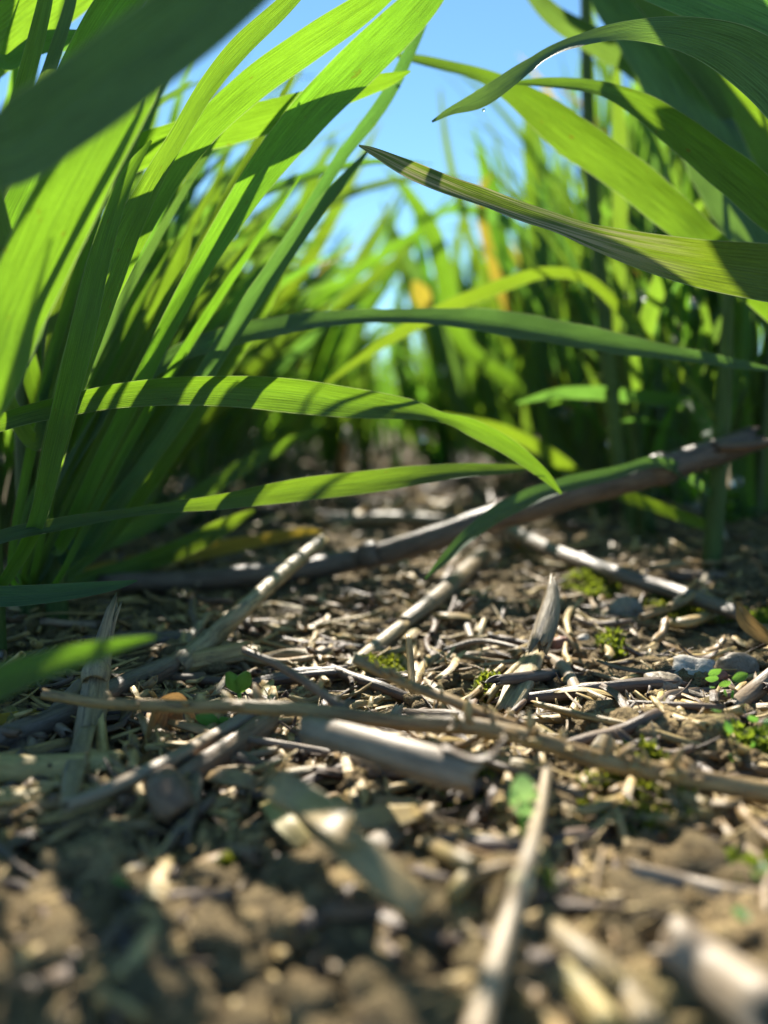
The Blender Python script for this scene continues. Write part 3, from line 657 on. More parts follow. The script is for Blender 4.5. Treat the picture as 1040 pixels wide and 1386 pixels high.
straw('straw', 'pale smooth straw slanting up to the right left of centre, with a dark joint', 'straw',
      [(436, 733, 18, 20), (390, 770, 20, 18), (330, 825, 23, 15.6), (285, 865, 28, None, .3), (240, 902, 30, None, .3)], M_GREY, nodes=(.97,), seed=1.1, ridg=.04)
straw('straw', 'dark wet straw running from the joint to the left edge', 'straw',
      [(235, 900, 30, None, .28), (165, 930, 32, None, .3), (90, 968, 34, None, .3), (-20, 1012, 40, None, .3)], M_DARK, seed=3.1, ridg=.08, torn=1.2)
straw('straw', 'short torn straw standing up at the left, split into fibres at its foot', 'straw',
      [(152, 826, 20, 12.6), (141, 862, 24, 12.4), (131, 905, 30, 12.0), (124, 950, 36, 11.5), (116, 1000, 38, 11.0)], M_GREY, nodes=(.55,), seed=5.1, ridg=.22, torn=2.2, flat=.6)
straw('husk', 'grey split husk hanging down from the torn straw to a sharp corner', 'husk',
      [(118, 985, 22, 11.2), (104, 1030, 30, 10.9), (92, 1088, 24, 10.5)], M_GREY, seed=5.6, ridg=.15, torn=.8, flat=.3, clear=.25)
straw('twig', 'thin straight grey twig rising right from the sharp corner of the husk', 'twig',
      [(92, 1090, 17, 10.4), (150, 1068, 18, 10.6), (220, 1035, 18, 10.9), (290, 998, 20, 11.1), (352, 962, 20, 11.5)], M_PINK, seed=6.1, ridg=.12, torn=1.2, clear=.32)
straw('husk', 'narrow husk beside the torn straw at the left', 'husk', [(134, 965, 14, 11.4), (138, 1010, 14, 11.1), (140, 1045, 16, 11)], M_PALE, seed=6.4, ridg=.2, torn=1.4, clear=.3)
straw('stalk_piece', 'thick smooth grey-brown stalk piece pointing at the camera, ringed at its blunt end', 'stalk',
      [(418, 988, 38, 9.5), (470, 1000, 42, 9.1), (540, 1022, 48, 8.7), (600, 1040, 52, 8.45), (640, 1052, 50, 8.35)], M_PINK, seed=7.7, ridg=.05, torn=.3, clear=.16, hollow=.6)
straw('husk', 'curved torn sliver at the blunt end of the thick stalk piece', 'husk', [(600, 1012, 14, 8.4), (640, 1028, 13, 8.3), (668, 1022, 14, 8.3), (684, 998, 8, 8.3)], M_PINK, seed=7.9, ridg=.2, flat=.5)
straw('straw', 'long thin straw in front running down to the bottom edge', 'straw',
      [(741, 1038, 13, 9.6), (733, 1090, 17, 9.0), (716, 1160, 24, 8.3), (694, 1235, 29, 7.6), (668, 1320, 33, 7.0), (640, 1420, 38, 6.5)], M_LSTR, seed=8.8, ridg=.06, nodes=(.5,), clear=.55)
straw('stalk', 'dark thin stalk sloping down to the right behind the mossy stones', 'stalk',
      [(680, 712, 18, None, .9), (740, 742, 20, None, .6), (830, 775, 22, None, .5), (920, 803, 22, None, .5), (1005, 832, 20, None, .4)], M_DARK, nodes=(.4,), seed=9.1, ridg=.1)
straw('straw', 'grey straw slanting up to the right in the middle', 'straw',
      [(545, 846, 22, None, .2), (585, 815, 24, None, .25), (620, 785, 24, None, .3), (655, 750, 22, None, .3)], M_GREY, seed=10.1, nodes=(.55,))
straw('straw', 'pale straw lying behind the seed head stem in the middle', 'straw', [(470, 908, 20, None, .15), (505, 880, 22, None, .2), (545, 848, 20, None, .2)], M_GREY, seed=10.5)
straw('straw', 'grey straw on the soil between the two torn leaf bits', 'straw', [(722, 890, 26, None, .25), (705, 925, 30, None, .3), (688, 960, 30, None, .35)], M_GREY, seed=11.2, ridg=.2, flat=.5, torn=1.8)
straw('torn_leaf', 'grey fibrous torn leaf bit standing up right of centre', 'dead leaf', [(748, 782, 8, 14.8), (746, 812, 22, 14.4), (738, 842, 30, 14.0), (728, 872, 26, 13.6)], M_GREY, seed=11.6, ridg=.28, flat=.35, torn=2.0)
straw('straw', 'fat pale straw stub with a sunlit top in the left middle', 'straw', [(238, 902, 28, None, .25), (285, 893, 32, None, .25), (328, 884, 30, None, .25)], M_PALE, seed=12.1, ridg=.1, torn=1)
straw('straw', 'curved pale straw lying behind the little green seedling', 'straw', [(355, 893, 16, None, .2), (400, 886, 18, None, .3), (436, 897, 18, None, .2), (452, 912, 14, None, .15)], M_PALE, seed=12.4)
straw('straw', 'grey-brown striped straw half buried at the centre', 'straw', [(235, 1058, 26, None, .2), (290, 1025, 30, None, .28), (365, 978, 34, None, .4)], M_BROWN, seed=13.1, ridg=.25, torn=1.5)
straw('twig', 'thin reddish twig pointing right at the centre', 'twig', [(318, 998, 10, 10.9), (380, 1008, 11, 10.7), (450, 1022, 13, 10.4), (520, 1040, 14, 10)], M_PINK, seed=13.4, ridg=.06, clear=.3)
straw('twig', 'thin pale twig in the hollow behind the chips', 'twig', [(270, 1046, 8, None, .3), (330, 1040, 9, None, .35), (400, 1050, 8, None, .3)], M_PALE, seed=13.8)
straw('straw', 'black decayed straw lying behind the seedling', 'straw', [(340, 925, 12, None, .2), (400, 915, 20, None, .25), (470, 908, 16, None, .2)], M_DARK, seed=14.2, ridg=.3)
straw('straw', 'pinkish stalk piece lying behind the long thin straw', 'straw', [(600, 1142, 28, None, .3), (655, 1148, 32, None, .3), (712, 1150, 28, None, .3)], M_PINK, seed=14.8)
straw('straw', 'bent yellow straw, upper limb of the kink', 'straw', [(578, 1142, 22, None, .35), (610, 1158, 24, None, .4), (642, 1174, 24, None, .4)], M_YSTR, seed=15.1)
straw('straw', 'bent yellow straw, lower limb of the kink', 'straw', [(640, 1174, 24, None, .35), (622, 1200, 24, None, .35), (604, 1224, 22, None, .3)], M_YSTR, seed=15.3)
straw('straw', 'thin straw joining the kink to the long thin straw', 'straw', [(630, 1190, 14, None, .35), (670, 1176, 16, None, .4), (705, 1172, 16, None, .35)], M_PALE, seed=15.6)
straw('straw', 'fat grey straw at the bottom right corner', 'straw', [(905, 1275, 74, None, .5), (965, 1320, 84, None, .5), (1060, 1390, 96, None, .5)], M_PINK, seed=16.1, ridg=.08)
straw('straw', 'pale straw at the bottom, left of the fat grey straw', 'straw', [(745, 1262, 40, None, .4), (800, 1305, 46, None, .4), (850, 1350, 46, None, .4), (880, 1400, 46, None, .4)], M_GREY, seed=16.4)
straw('straw', 'short yellow straw at the bottom edge', 'straw', [(755, 1310, 38, None, .35), (790, 1345, 42, None, .35), (830, 1400, 44, None, .35)], M_YSTR, seed=16.7)
straw('straw', 'blurred straw stub at the bottom, right of the long thin straw', 'straw', [(700, 1330, 36, None, .3), (735, 1380, 42, None, .3), (770, 1430, 44, None, .3)], M_PALE, seed=16.9)
straw('straw', 'long pale straw lying toward the right edge below the moss', 'straw', [(850, 1180, 30, None, .3), (920, 1196, 30, None, .35), (990, 1212, 28, None, .3), (1060, 1220, 28, None, .3)], M_PINK, seed=17.2)
straw('straw', 'blurred fat straw lying at the left edge with sunlit spots', 'straw', [(-40, 1042, 46, None, .3), (40, 1046, 48, None, .35), (120, 1042, 46, None, .3), (160, 1036, 40, None, .3)], M_YSTR, seed=17.8)
straw('straw', 'thin yellow straw below the fat one at the left edge', 'straw', [(-30, 1082, 24, None, .3), (40, 1080, 22, None, .3), (95, 1058, 18, None, .3)], M_YSTR, seed=18.1)
straw('straw', 'straight brown straw pointing left from the grassy right edge', 'straw', [(850, 952, 9, None, .2), (920, 955, 10, None, .2), (980, 958, 10, None, .2)], M_BROWN, seed=18.4)
straw('straw', 'brown straw rising to the right edge above the green sprigs', 'straw', [(990, 958, 18, None, .2), (1015, 940, 24, None, .3), (1060, 905, 26, None, .5)], M_BROWN, seed=18.6, torn=1.4)
straw('twig', 'pale forked twig at the upper right, longer branch', 'twig', [(868, 836, 9, None, .3), (910, 822, 11, None, .5), (952, 800, 9, None, .8)], M_PALE, seed=19.1)
straw('twig', 'pale forked twig at the upper right, upper branch', 'twig', [(905, 822, 8, None, .6), (925, 805, 7, None, .8), (944, 785, 6, None, 1.0)], M_PALE, seed=19.3)
straw('straw', 'short pale straw floating over the dark soil at the upper right', 'straw', [(880, 768, 10, None, .5), (905, 765, 12, None, .5), (928, 762, 10, None, .5)], M_PALE, seed=19.5)
straw('twig', 'long thin dark root curving across the centre right', 'root', [(600, 880, 6, None, .3), (650, 868, 7, None, .35), (710, 880, 7, None, .3), (780, 905, 7, None, .25), (850, 925, 6, None, .2)], M_BROWN, seed=19.9)
straw('twig', 'thin forked root in front of the bare soil', 'root', [(765, 920, 10, None, .15), (800, 940, 12, None, .2), (840, 955, 8, None, .15)], M_PALE, seed=20.4)
straw('husk', 'cream woody fragment on the moss at the right', 'husk', [(895, 845, 20, None, .2), (930, 842, 22, None, .3), (980, 825, 12, None, .3)], M_PALE, seed=20.8, ridg=.2, flat=.6)
straw('straw', 'thin straw standing upright behind the seed head in the centre', 'straw', [(553, 862, 9, 13.0), (556, 900, 10, 12.6), (558, 935, 10, 12.2)], M_PALE, seed=21.3)
straw('twig', 'thin dark twig leaning over the hollow right of the thick stalk piece', 'twig', [(652, 1028, 8, 10.4), (700, 1045, 9, 10.4), (790, 1078, 10, 10.3)], M_BROWN, seed=21.6, clear=.3)
straw('straw', 'blurred grey straw lying across the far furrow', 'straw', [(440, 706, 16, None, .3), (520, 702, 18, None, .3), (600, 706, 18, None, .3), (680, 712, 14, None, .3)], M_GREY, seed=22.0)
straw('straw', 'upright pale dead straw in the far furrow', 'straw', [(462, 640, 12, None, .3), (465, 610, 11, 40), (470, 575, 9, 40)], M_PALE, seed=22.6)
# broken hollow tube that faces the camera
(tb, P3, rr) = px_tube([(236, 1094, 58, 9.2), (228, 1074, 54, 10.2), (222, 1062, 50, 11.0)], sides=24, hollow=.84, torn=.25, clear=.2, seed=23.1, ridg=.05)
tag(mk('hollow_straw', M_BROWN, [tb]), 'broken hollow straw showing its dark round opening to the camera', 'straw')
# flat wood chips
def chip(label, pts, flat=.24, mat=M_CHIP, seed=1, name='wood_chip', cat='wood chip', fn=(0, -.45, .9), **k):
    (tb, P3, rr) = px_tube(pts, flat=flat, fn=fn, seed=seed, ridg=.05, hollow=.6, torn=.35, sides=20, sq=.4, **k)
    return tag(mk(name, mat, [tb]), label, cat)
chip('pale flat wood chip in sunlight at the lower centre, upper one', [(372, 1062, 46, None, .85), (415, 1085, 50, None, .88), (462, 1118, 50, None, .85), (490, 1140, 44, None, .75)], seed=24.1)
chip('pale flat wood chip leading down to the right from the upper chip', [(440, 1118, 46, None, .7), (490, 1158, 52, None, .75), (535, 1198, 52, None, .7), (572, 1230, 44, None, .6)], seed=24.8)
chip('yellow oval chip beside the two long chips', [(478, 1112, 30, None, .4), (520, 1108, 42, None, .4), (566, 1100, 26, None, .35)], seed=25.2)
chip('thin tan chip lying behind the long chips', [(275, 1050, 16, None, .4), (310, 1052, 26, None, .4), (345, 1060, 18, None, .4)], seed=25.7)
chip('small dull chip near the dark hollow', [(420, 1150, 24, None, .3), (385, 1112, 30, None, .35), (362, 1085, 22, None, .3)], seed=26.0, mat=M_YSTR)
chip('pale chip in front of the thick stalk piece', [(505, 1085, 20, None, .35), (550, 1092, 26, None, .4), (590, 1095, 18, None, .35)], seed=26.3)
# curled brown leaf, yellow leaf
def dead(label, name, pts, mat, **k): return tag(mk(name, mat, [px_leaf(pts, **k)]), label, 'dead leaf')
dead('curled orange-brown dead leaf standing behind the grey twig', 'dead_leaf', [(178, 1062, 10.6, 10), (205, 1020, 10.9, 50), (225, 985, 11.2, 70), (238, 955, 11.5, 44), (262, 990, 11.5, 30)], M_HUSK, roll=15, curl=.9)
dead('brown crumpled leaf strip below the grey twig', 'dead_leaf', [(130, 1130, 9.9, 12), (165, 1085, 10.3, 36), (205, 1040, 10.7, 40), (240, 1000, 11, 20)], M_HUSK, roll=-25, curl=.7)
dead('yellow dead blade lying at the left edge', 'yellow_leaf', [(112, 966, 11.8, 6), (60, 972, 11.6, 26), (0, 984, 11.4, 34), (-60, 990, 11.2, 36)], M_YEL, roll=20, curl=.4)
dead('small tan curled leaf at the right edge', 'dead_leaf', [(998, 815, 14.8, 4), (1012, 840, 14.5, 24), (1040, 862, 14.2, 20), (1060, 864, 14, 8)], M_HUSK, roll=20, curl=.8)
dead('yellow-orange dead blade tip hanging in the far crop', 'yellow_leaf', [(560, 380, 40, 4), (570, 398, 40, 26), (578, 420, 40, 14)], M_YEL, roll=0)

# ------------------------------------------------------------------ dry seed head lying across the front
def panicle():
    main = [(60, 940, 14, 10.6), (140, 952, 15, 10.3), (250, 956, 17, 10.0), (350, 957, 19, 9.9), (450, 966, 20, 9.8), (540, 978, 22, 9.7), (640, 984, 24, 9.4), (720, 1000, 24, 9.2), (810, 1028, 24, 9.0), (900, 1046, 25, 8.9), (980, 1062, 28, 8.8), (1070, 1078, 30, 8.7)]
    (tb, P3, rr) = px_tube(main, clear=.25, seed=30.1, ridg=.12, crook=.1, n=70)
    t = thing('seed_head', P3[6], 'long dry seed head lying across the whole foreground, brown scales along its top', 'seed head')
    part('stalk', M_PALE, [tb], t)
    (t2, Q3, _) = px_tube([(480, 893, 12, 10.4), (540, 922, 14, 10.2), (600, 945, 15, 10.0), (660, 970, 16, 9.8), (720, 992, 18, 9.7)], seed=30.7, ridg=.12, crook=.15)
    part('branch', M_PALE, [t2], t)
    (t3, W3, _) = px_tube([(330, 880, 9, 10.8), (380, 902, 11, 10.5), (430, 935, 12, 10.2), (470, 962, 14, 9.9)], seed=31.7, ridg=.12, crook=.15)
    part('branch', M_BROWN, [t3], t)
    def along(line, f):
        q = f*(len(line)-1); i = min(int(q), len(line)-2); a, b = Vector(line[i]), Vector(line[i+1]); return a.lerp(b, q-i), (b-a).normalized()
    r = random.Random(4); specs = [(P3, .52+.36*r.random(), r.uniform(.07, .16)) for _ in range(50)]+[(Q3, r.random()*.98, r.uniform(.06, .11)) for _ in range(26)]+[(P3, .08+.2*r.random(), .12) for _ in range(12)]+[(W3, r.random(), .06) for _ in range(10)]
    for i, (line, f, sz) in enumerate(specs):
        p, d = along(line, f); u = Vector((r.gauss(0, .8), r.gauss(0, .8), r.uniform(.1, 1))).normalized(); dd = (d*r.uniform(-1.0, -.2)+u*.8).normalized(); L = sz*r.uniform(1.2, 2.6)
        a = p+u*.05
        part('spikelet', M_CHAFF if i % 3 else M_PALE, [tube([a, a+dd*L*.35, a+dd*L*.75, a+dd*L], [sz*.22, sz*.5, sz*.36, sz*.06], sides=8, n=8, flat=.65, ridg=.25, seed=i*.37, hollow=.3, torn=.4)], t)
panicle()

# ------------------------------------------------------------------ pebbles and clods one by one
def pebble(px, py, wpx, hpx, label, mat, seed, name='pebble', cat='pebble', rough=.25, knob=.12, lift=.3, sub_=4):
    q = G(px, py, 0); d = (q-CAM).dot(CF); a = wpx*d/FX/2; b = hpx*d/FX/2
    return tag(mk(name, mat, [lump((q.x, q.y+a*.3, q.z+b*lift), (a, a*.8, b), seed, sub_, rough, knob)]), label, cat)
pebble(945, 916, 62, 34, 'white angular pebble, the brightest one at the right', M_STONE, 1.3, rough=.7, knob=.2)
pebble(898, 942, 58, 44, 'rounded tan pebble just left of and below the white one', M_STONE2, 2.4)
pebble(975, 920, 22, 18, 'small reddish pebble right of the white pebble', M_STONE3, 3.1)
pebble(850, 838, 44, 42, 'smooth brown pebble in the shade left of the moss', M_STONE2, 3.8)
pebble(1002, 915, 56, 44, 'dull grey pebble near the right edge', M_STONE2, 4.6)
pebble(791, 868, 17, 13, 'tiny white pebble beside the grey torn leaf bit', M_STONE, 5.2)
pebble(470, 842, 14, 12, 'tiny white pebble in the brown crumbs left of centre', M_STONE, 5.9)
pebble(763, 877, 34, 22, 'orange-brown seed-like pebble at the foot of the torn leaf bit', M_STONE3, 6.6)
CL = [(800, 1195, 130, 76, 'knobbly rounded brown clod right of the long thin straw', 1.5), (330, 1300, 150, 110, 'rounded brown clod at the bottom left of centre', 2.6), (545, 1295, 190, 100, 'wide sunlit clod at the bottom centre', 3.7),
      (40, 1270, 120, 90, 'isolated sunlit clod in the dark bottom left', 4.8), (445, 1240, 150, 80, 'clod below the wood chips', 5.1), (340, 1180, 110, 80, 'yellowish clod below the hollow straw', 6.2),
      (640, 1095, 70, 56, 'mossy yellow clod in front of the thick stalk piece', 7.3), (120, 1200, 120, 90, 'dark clod at the left', 8.4), (230, 1370, 160, 90, 'dark clod at the bottom edge', 9.5), (600, 1380, 130, 80, 'pale clod at the bottom edge beside the straw', 10.6),
      (870, 1000, 100, 60, 'crumbly clod on the bare soil at the right', 11.7), (950, 1010, 110, 66, 'crumbly grey clod near the right edge', 12.8), (430, 1350, 130, 90, 'brown clod between the two big bottom clods', 13.2), (760, 1120, 80, 46, 'small clod beside the round green seedling', 14.1),
      (640, 1260, 110, 70, 'shaded clod left of the long thin straw', 14.9), (940, 1130, 110, 56, 'mossy dark clod at the right below the seed head', 15.5), (40, 1130, 90, 70, 'dark clod below the fat straw at the left edge', 16.6), (730, 745, 60, 34, 'yellowish clod beside the dark thin stalk', 17.7), (800, 745, 56, 40, 'greenish clod behind the dark thin stalk', 18.8)]
for (a, b, c, d, l, s) in CL: pebble(a, b, c, d, l, M_CLOD, s, 'soil_clod', 'clod', rough=.5, knob=.38, lift=-.15, sub_=4)

# copied clods and straw bits (nothing tells them apart)
def scatter(n, y0, y1, seed, spread=.62):
    r = random.Random(seed); out = []
    while len(out) < n:
        # even in the picture: depth distributed like 1/y
        inv = r.uniform(1/y1, 1/y0); y = 1/inv; x = r.uniform(-spread, spread)*(y+1)
        if abs(x) < 16: out.append((x, y))
    return out
used2 = set()
def copies(protos, spots, label, cat, group, smin, smax, tilt=.3, sink=.0, seed=0, scale_y=0.0):
    r = random.Random(seed)
    for (x, y) in spots:
        p = r.choice(protos)
        if p.name in used2: o = p.copy(); col.objects.link(o)
        else: o = p; used2.add(p.name)
        s = r.uniform(smin, smax)
        o.location = (x*S, y*S, (gh(x, y)+sink*s)*S); o.rotation_euler = (r.gauss(0, tilt), r.gauss(0, tilt), r.uniform(0, 6.28)); o.scale = (s, s, s)
        tag(o, label, cat, group)
pc = [mk('soil_clod', M_CLOD, [lump((0, 0, 0), (.5, .42, .36), 40+i*1.3, 4, .5, .42)], org=(0, 0, 0)) for i in range(8)]
copies(pc, scatter(34, 5.2, 7.8, 15, .5), 'blurred rounded brown clod in the foreground, like its neighbours', 'clod', 'rounded clods in the foreground', .25, 1.15, sink=-.06, seed=4)
copies(pc, scatter(110, 8, 26, 5), 'small brown clod on the soil, like many others', 'clod', 'small clods on the soil', .25, .62, sink=.0, seed=3)
def bit(i, m, L, r_, fl=1.0, bend=.0, ridg=.12):
    return mk('straw_fragment', m, [tube([(-L/2, 0, 0), (-L/6, bend*.5, .03), (L/6, bend*.4, .01), (L/2, -bend*.2, 0)], [r_*.9, r_, r_*.95, r_*.8], sides=12, ridg=ridg, seed=i*1.9+.4, torn=1.5, flat=fl, crook=.07)], org=(0, 0, 0))
pb = [bit(0, M_PALE, 1.6, .1), bit(1, M_GREY, 2.2, .12, .7), bit(2, M_CHAFF, 1.1, .13, .45, .1, .2), bit(3, M_PALE, 2.8, .07, 1, .3), bit(4, M_YSTR, 1.3, .14, .6, .1), bit(5, M_BROWN, 1.8, .09, 1, .2), bit(6, M_GREY, 1.0, .16, .35, .05, .25),
      bit(7, M_CHIP, .9, .18, .3, 0, .2), bit(8, M_PINK, 2.0, .11, .9, .1), bit(9, M_CHAFF, 1.4, .1, .5, .25, .3), bit(10, M_DARK, 2.4, .12, .8, .2, .2), bit(11, M_PALE, .8, .12, .5, .05, .2)]
copies(pb, [q for q in scatter(330, 5.6, 34, 8) if q[1] > 8.6 or rnd.random() < .2][:225], 'loose bit of dead straw among the litter, like many others', 'straw', 'loose straw bits in the litter', .55, 1.15, tilt=.22, sink=.13, seed=6)

_q = random.Random(77)
copies(pb[:4]+pb[5:7]+pb[9:], [(_q.uniform(-5.5, 3.2), _q.uniform(9, 17)) for _ in range(66)], 'loose bit of dead straw lying on top of the tangled litter', 'straw', 'loose straw bits in the litter', .6, 1.15, tilt=.14, sink=.12, seed=16)
# fine litter nobody could count: crumbs, chaff flakes, root fibres
def crumbs():
    r = random.Random(9); v0, f0 = IC[1]; v1, f1 = IC[2]; parts = []
    def one(x, y, s, hi):
        v, f = (v1, f1) if hi else (v0, f0); sv = Vector((r.uniform(0, 99), r.uniform(0, 99), 0))
        k = np.array([1+.7*noise.noise(Vector(q)*1.6+sv) for q in v])[:, None]
        a = r.uniform(0, 6.28); ca, sa = math.cos(a), math.sin(a); q = v*k*np.array((s*r.uniform(.8, 1.7), s, s*r.uniform(.5, .95)))
        q = np.stack([q[:, 0]*ca-q[:, 1]*sa, q[:, 0]*sa+q[:, 1]*ca, q[:, 2]], 1)+np.array((x, y, gh(x, y)+s*.25))
        parts.append((q, f, v[:, :2]))
    for (x, y) in [(r.uniform(-9, 12), math.exp(r.uniform(math.log(32), math.log(130)))) for _ in range(1500)]: one(x, y, r.uniform(.12, .45), False)
    for (x, y) in scatter(9500, 5.2, 40, 21):
        clump = noise.noise(Vector((x*.5, y*.5, 8)))
        bare = x > 1.5 and 9 < y < 16 and clump < .25
        if bare and r.random() < .8: continue
        s = r.choice((.05, .07, .09, .12, .17))*r.uniform(.7, 1.3)
        if y < 7.6: s *= r.choice((.7, 1, 1.7))
        one(x, y, s, s*1047/y > 8)
    return parts
tag(mk('soil_crumbs', M_CRUMB, crumbs(), org=(0, 12, 0)), 'fine brown soil crumbs strewn over the whole furrow', 'soil', kind='stuff')
def fibres():
    r = random.Random(10); A = []; B = []; C_ = []
    for (x, y) in [(r.uniform(-9, 12), math.exp(r.uniform(math.log(30), math.log(110)))) for _ in range(420)]:
        z = gh(x, y)+.12; a = r.uniform(0, 6.28); L = r.uniform(1, 4); dx, dy = math.cos(a)*L/2, math.sin(a)*L/2
        (A if r.random() < .6 else B).append(tube([(x-dx, y-dy, z), (x, y, z+.1), (x+dx, y+dy, z+r.uniform(0, .8))], r.uniform(.06, .14), sides=6, n=5, seed=L))
    for (x, y) in scatter(5200, 5.6, 34, 22):
        if y < 8.0 and r.random() < .5: continue
        z = gh(x, y); a = r.uniform(0, 6.28); L = r.uniform(.25, 1.2)*r.choice((1, 1, 1.7)); w_ = r.choice((.012, .02, .03, .05, .07, .085)); h = r.uniform(.03, .2)
        dx, dy = math.cos(a)*L/2, math.sin(a)*L/2; b = r.uniform(-.1, .1)*L; t1, t2 = r.uniform(-.06, .22), r.uniform(-.06, .22)
        if x > 1.5 and 9 < y < 16 and r.random() < .55: continue
        tb = tube([(x-dx, y-dy, z+h+t1), (x-dx*.3-dy*b, y-dy*.3+dx*b, z+h+.02), (x+dx*.4+dy*b*.4, y+dy*.4, z+h), (x+dx, y+dy, z+h+t2-.05)], [w_*.8, w_, w_, w_*.5], sides=6, n=8, ridg=.2, seed=r.uniform(0, 90), torn=.8, flat=r.choice((1, .8, .3)), crook=.25)
        (A if r.random() < .45 else B if r.random() < .6 else C_).append(tb)
    return A, B, C_
A, B, C_ = fibres()
tag(mk('straw_litter', M_PALE, A, org=(0, 12, 0)), 'fine pale straw fibres scattered over the soil', 'litter', kind='stuff')
tag(mk('root_litter', M_BROWN, B, org=(0, 12, 0)), 'fine brown rootlets and fibres scattered over the soil', 'litter', kind='stuff')
tag(mk('chaff_litter', M_CHAFF, C_, org=(0, 12, 0)), 'tan chaff scattered over the soil', 'litter', kind='stuff')

# ------------------------------------------------------------------ moss and seedlings
def moss(px, py, wpx, label, seed, n=240, mat=M_MOSS):
    q = G(px, py+8, 0); d = (q-CAM).dot(CF); R0 = wpx*d/FX/2*1.55; n = int(n*3.2); r = random.Random(seed); parts = []
    for i in range(n):
        a = r.uniform(0, 6.28); rr = R0*math.sqrt(r.random()); x = q.x+math.cos(a)*rr; y_ = q.y+math.sin(a)*rr*1.2; z = gh(x, y_)+.12*(1-(rr/R0)**2)*R0*3*.6
        L = r.uniform(.09, .2); az = r.uniform(0, 6.28); parts.append(blade3((x, y_, z+.08), az, r.uniform(.1, 1.1), r.uniform(-.2, .8), L, L*.42, None, None, i, ret=True, n=4, nc=3))
    tag(mk('moss_cushion', mat, parts), label, 'moss')
for i, (a, b, c, l, n) in enumerate([(518, 908, 44, 'bright moss tuft behind the seed head at the centre', 260), (668, 942, 34, 'small moss tuft right of the grey straw at the centre', 160), (925, 832, 66, 'moss cushion under the pale forked twig', 420), (1026, 838, 44, 'moss cushion at the right edge beside the curled tan leaf', 260),
        (865, 1092, 110, 'dark mossy patch below the seed head at the right', 520), (1020, 1222, 60, 'green sprig patch at the lower right edge', 260), (828, 874, 26, 'tiny moss dot beside the bare soil', 90), (590, 995, 34, 'moss tuft hidden beneath the seed head stem', 160), (640, 1078, 50, 'yellow moss on the clod by the thick stalk piece', 260),
        (445, 985, 24, 'moss speck under the stem left of centre', 80), (1022, 1010, 40, 'moss patch under the green sprigs at the right edge', 200), (330, 1215, 44, 'blurred moss on the clod at the lower left', 180), (500, 1130, 26, 'moss speck between the chips', 90), (800, 788, 50, 'blurred moss behind the dark thin stalk', 200), (720, 1210, 40, 'moss specks beside the long thin straw', 140)]):
    moss(a, b, c, l, 50+i, n)
def oval(c, d, s, up, mat, parent, L, W, curl=.5):
    c = np.array(c); d = unit(np.array(d)); s = unit(np.array(s)); t = np.linspace(0, 1, 9); C = c+np.outer(t*L, d)+np.outer(np.sin(t*3.1)*up, np.cross(s, d))
    Wd = W*np.sin(np.clip(t, .03, .97)*math.pi)**.6
    return part('leaf', mat, [ribbon(C, Wd, np.tile(s, (9, 1)), curl=curl, wav=.0)], parent)
def seedling(px, py, label, leaves, dep, stem=.35):
    q, dep = Pup(px, py, dep, .22); b = Vector((q.x, q.y, gh(q.x, q.y))); t = thing('seedling', b, label, 'seedling')
    part('stem', M_SEED, [tube([b-Vector((0, 0, .05)), (b+q)/2+Vector((.02, 0, 0)), q], [.035, .03, .03], sides=8, seed=1, torn=0, ridg=.03)], t)
    for (ax, az, L, W) in leaves:
        d = (math.cos(R(az))*math.sin(R(ax)), -.35, math.cos(R(ax))); s = (math.cos(R(ax)), .2, -math.sin(R(ax))*.9)
        oval(q, d, s, .03, M_SEED, t, L, W)
seedling(324, 938, 'small seedling with two upright serrated green leaves behind the seed head', [(-20, 0, .42, .24), (22, 0, .44, .26)], 11.6)
seedling(296, 976, 'seedling with one pale flat leaf lying below the seed head stem', [(-70, 0, .34, .2), (75, 0, .2, .16)], 11.2)
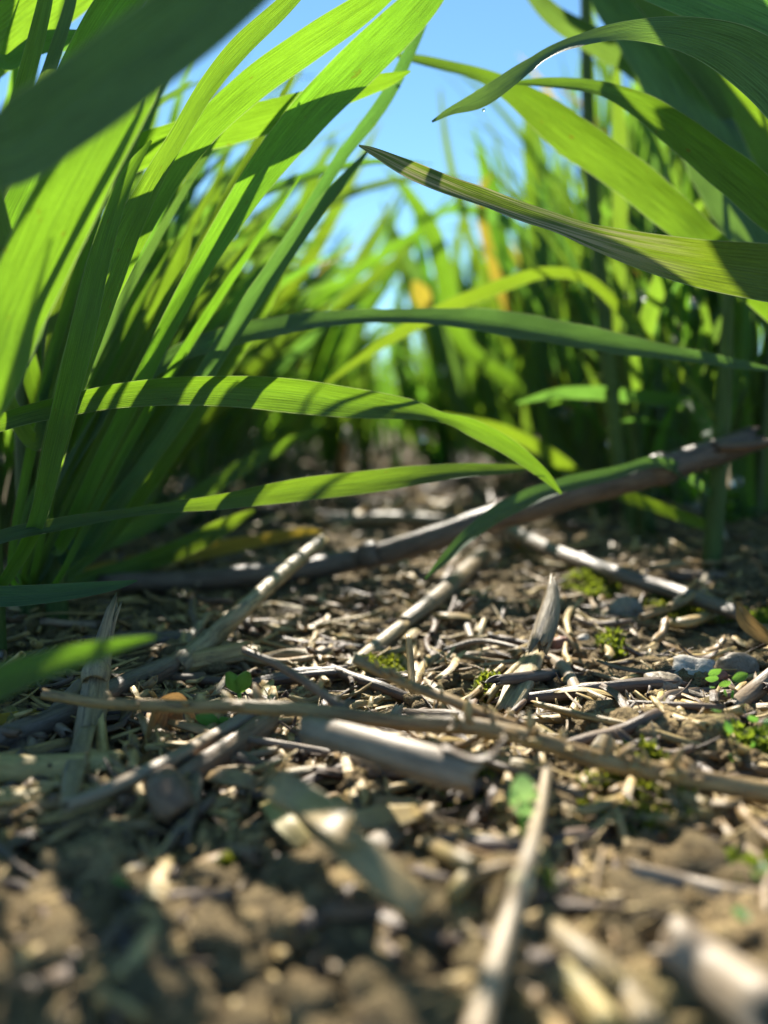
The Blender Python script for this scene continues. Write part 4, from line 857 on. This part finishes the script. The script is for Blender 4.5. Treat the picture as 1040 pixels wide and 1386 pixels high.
def cotyl():
    q, dd = Pup(708, 1092, 7.95, .3); b = Vector((q.x, q.y, gh(q.x, q.y))); t = thing('seedling', b, 'bright green seedling with shiny round leaves beside the long thin straw', 'seedling')
    part('stem', M_SEED, [tube([b-Vector((0, 0, .05)), q], [.03, .03], sides=8, seed=1, torn=0, ridg=.03)], t)
    for (x, y_, a, bb, s) in ((711, 1069, 17, 17, 3.), (712, 1097, 16, 10, 4.), (695, 1080, 9, 12, 5.), (722, 1078, 10, 6, 6.)):
        k = dd/FX; c = P(x, y_+bb, dd-.1+.04*(s-3)); oval(c, (.1*(s-4), .35, .93), (1, .1*(s-4), 0), .02, M_COT, t, bb*k*2.1, a*k*2, curl=.5)
cotyl()
def sprig(px, py, dep, label, n, seed):
    q, dep = Pup(px, py, dep, .22); b = Vector((q.x, q.y, gh(q.x, q.y))); t = thing('weed_sprig', b, label, 'weed'); r = random.Random(seed)
    for i in range(n):
        p = q+Vector((r.gauss(0, .22), r.gauss(0, .2), r.uniform(-.35, .3))); L = r.uniform(.12, .24)
        oval(p, (r.gauss(0, 1), r.gauss(-.3, .6), r.uniform(0, 1)), (r.gauss(0, 1), .3, r.gauss(0, .6)), .02, M_SEED, t, L, L*.7)
    part('stem', M_SEED, [tube([b, q], [.025, .02], sides=6, seed=1, torn=0)], t)
sprig(1018, 1000, 10.6, 'bright green leafy sprig at the right edge above the seed head', 16, 2)
sprig(992, 935, 11.5, 'tiny dark green sprig beside the brown straw at the right', 7, 3)
sprig(155, 1215, 7.6, 'blurred green sprig in the dark lower left', 5, 4)
sprig(1020, 1228, 8, 'blurred green sprig at the lower right edge', 10, 5)

# ------------------------------------------------------------------ dew drops that catch the sun
GD = 'dew drops glinting in the right row'
v, f = IC[3]
dm = None
for i, (px, py, d, s) in enumerate([(655, 149, 13.3, 6), (845, 533, 34, 9), (790, 548, 36, 8), (828, 600, 30, 8), (500, 205, 12.3, 3), (765, 560, 40, 8), (895, 548, 36, 8), (1012, 528, 34, 8), (940, 410, 30, 7), (870, 400, 30, 8), (600, 500, 50, 8), (572, 590, 40, 9), (998, 652, 28, 9), (840, 655, 28, 8), (770, 645, 32, 8), (985, 540, 40, 7), (900, 580, 40, 7)]):
    p = P(px, py, d); r_ = s*.5*d/FX*(1.5 if d > 20 else .7); p = p-(p-CAM).normalized()*(4 if d > 20 else 0)
    if dm is None: o = mk('dew_drop', M_DEW, [(v, f, v[:, :2])], org=(0, 0, 0)); dm = o
    else: o = dm.copy(); col.objects.link(o)
    o.location = tuple(p*S); o.scale = (r_, r_, r_); tag(o, 'tiny round dew drop glinting on a wheat blade', 'dew drop', GD)
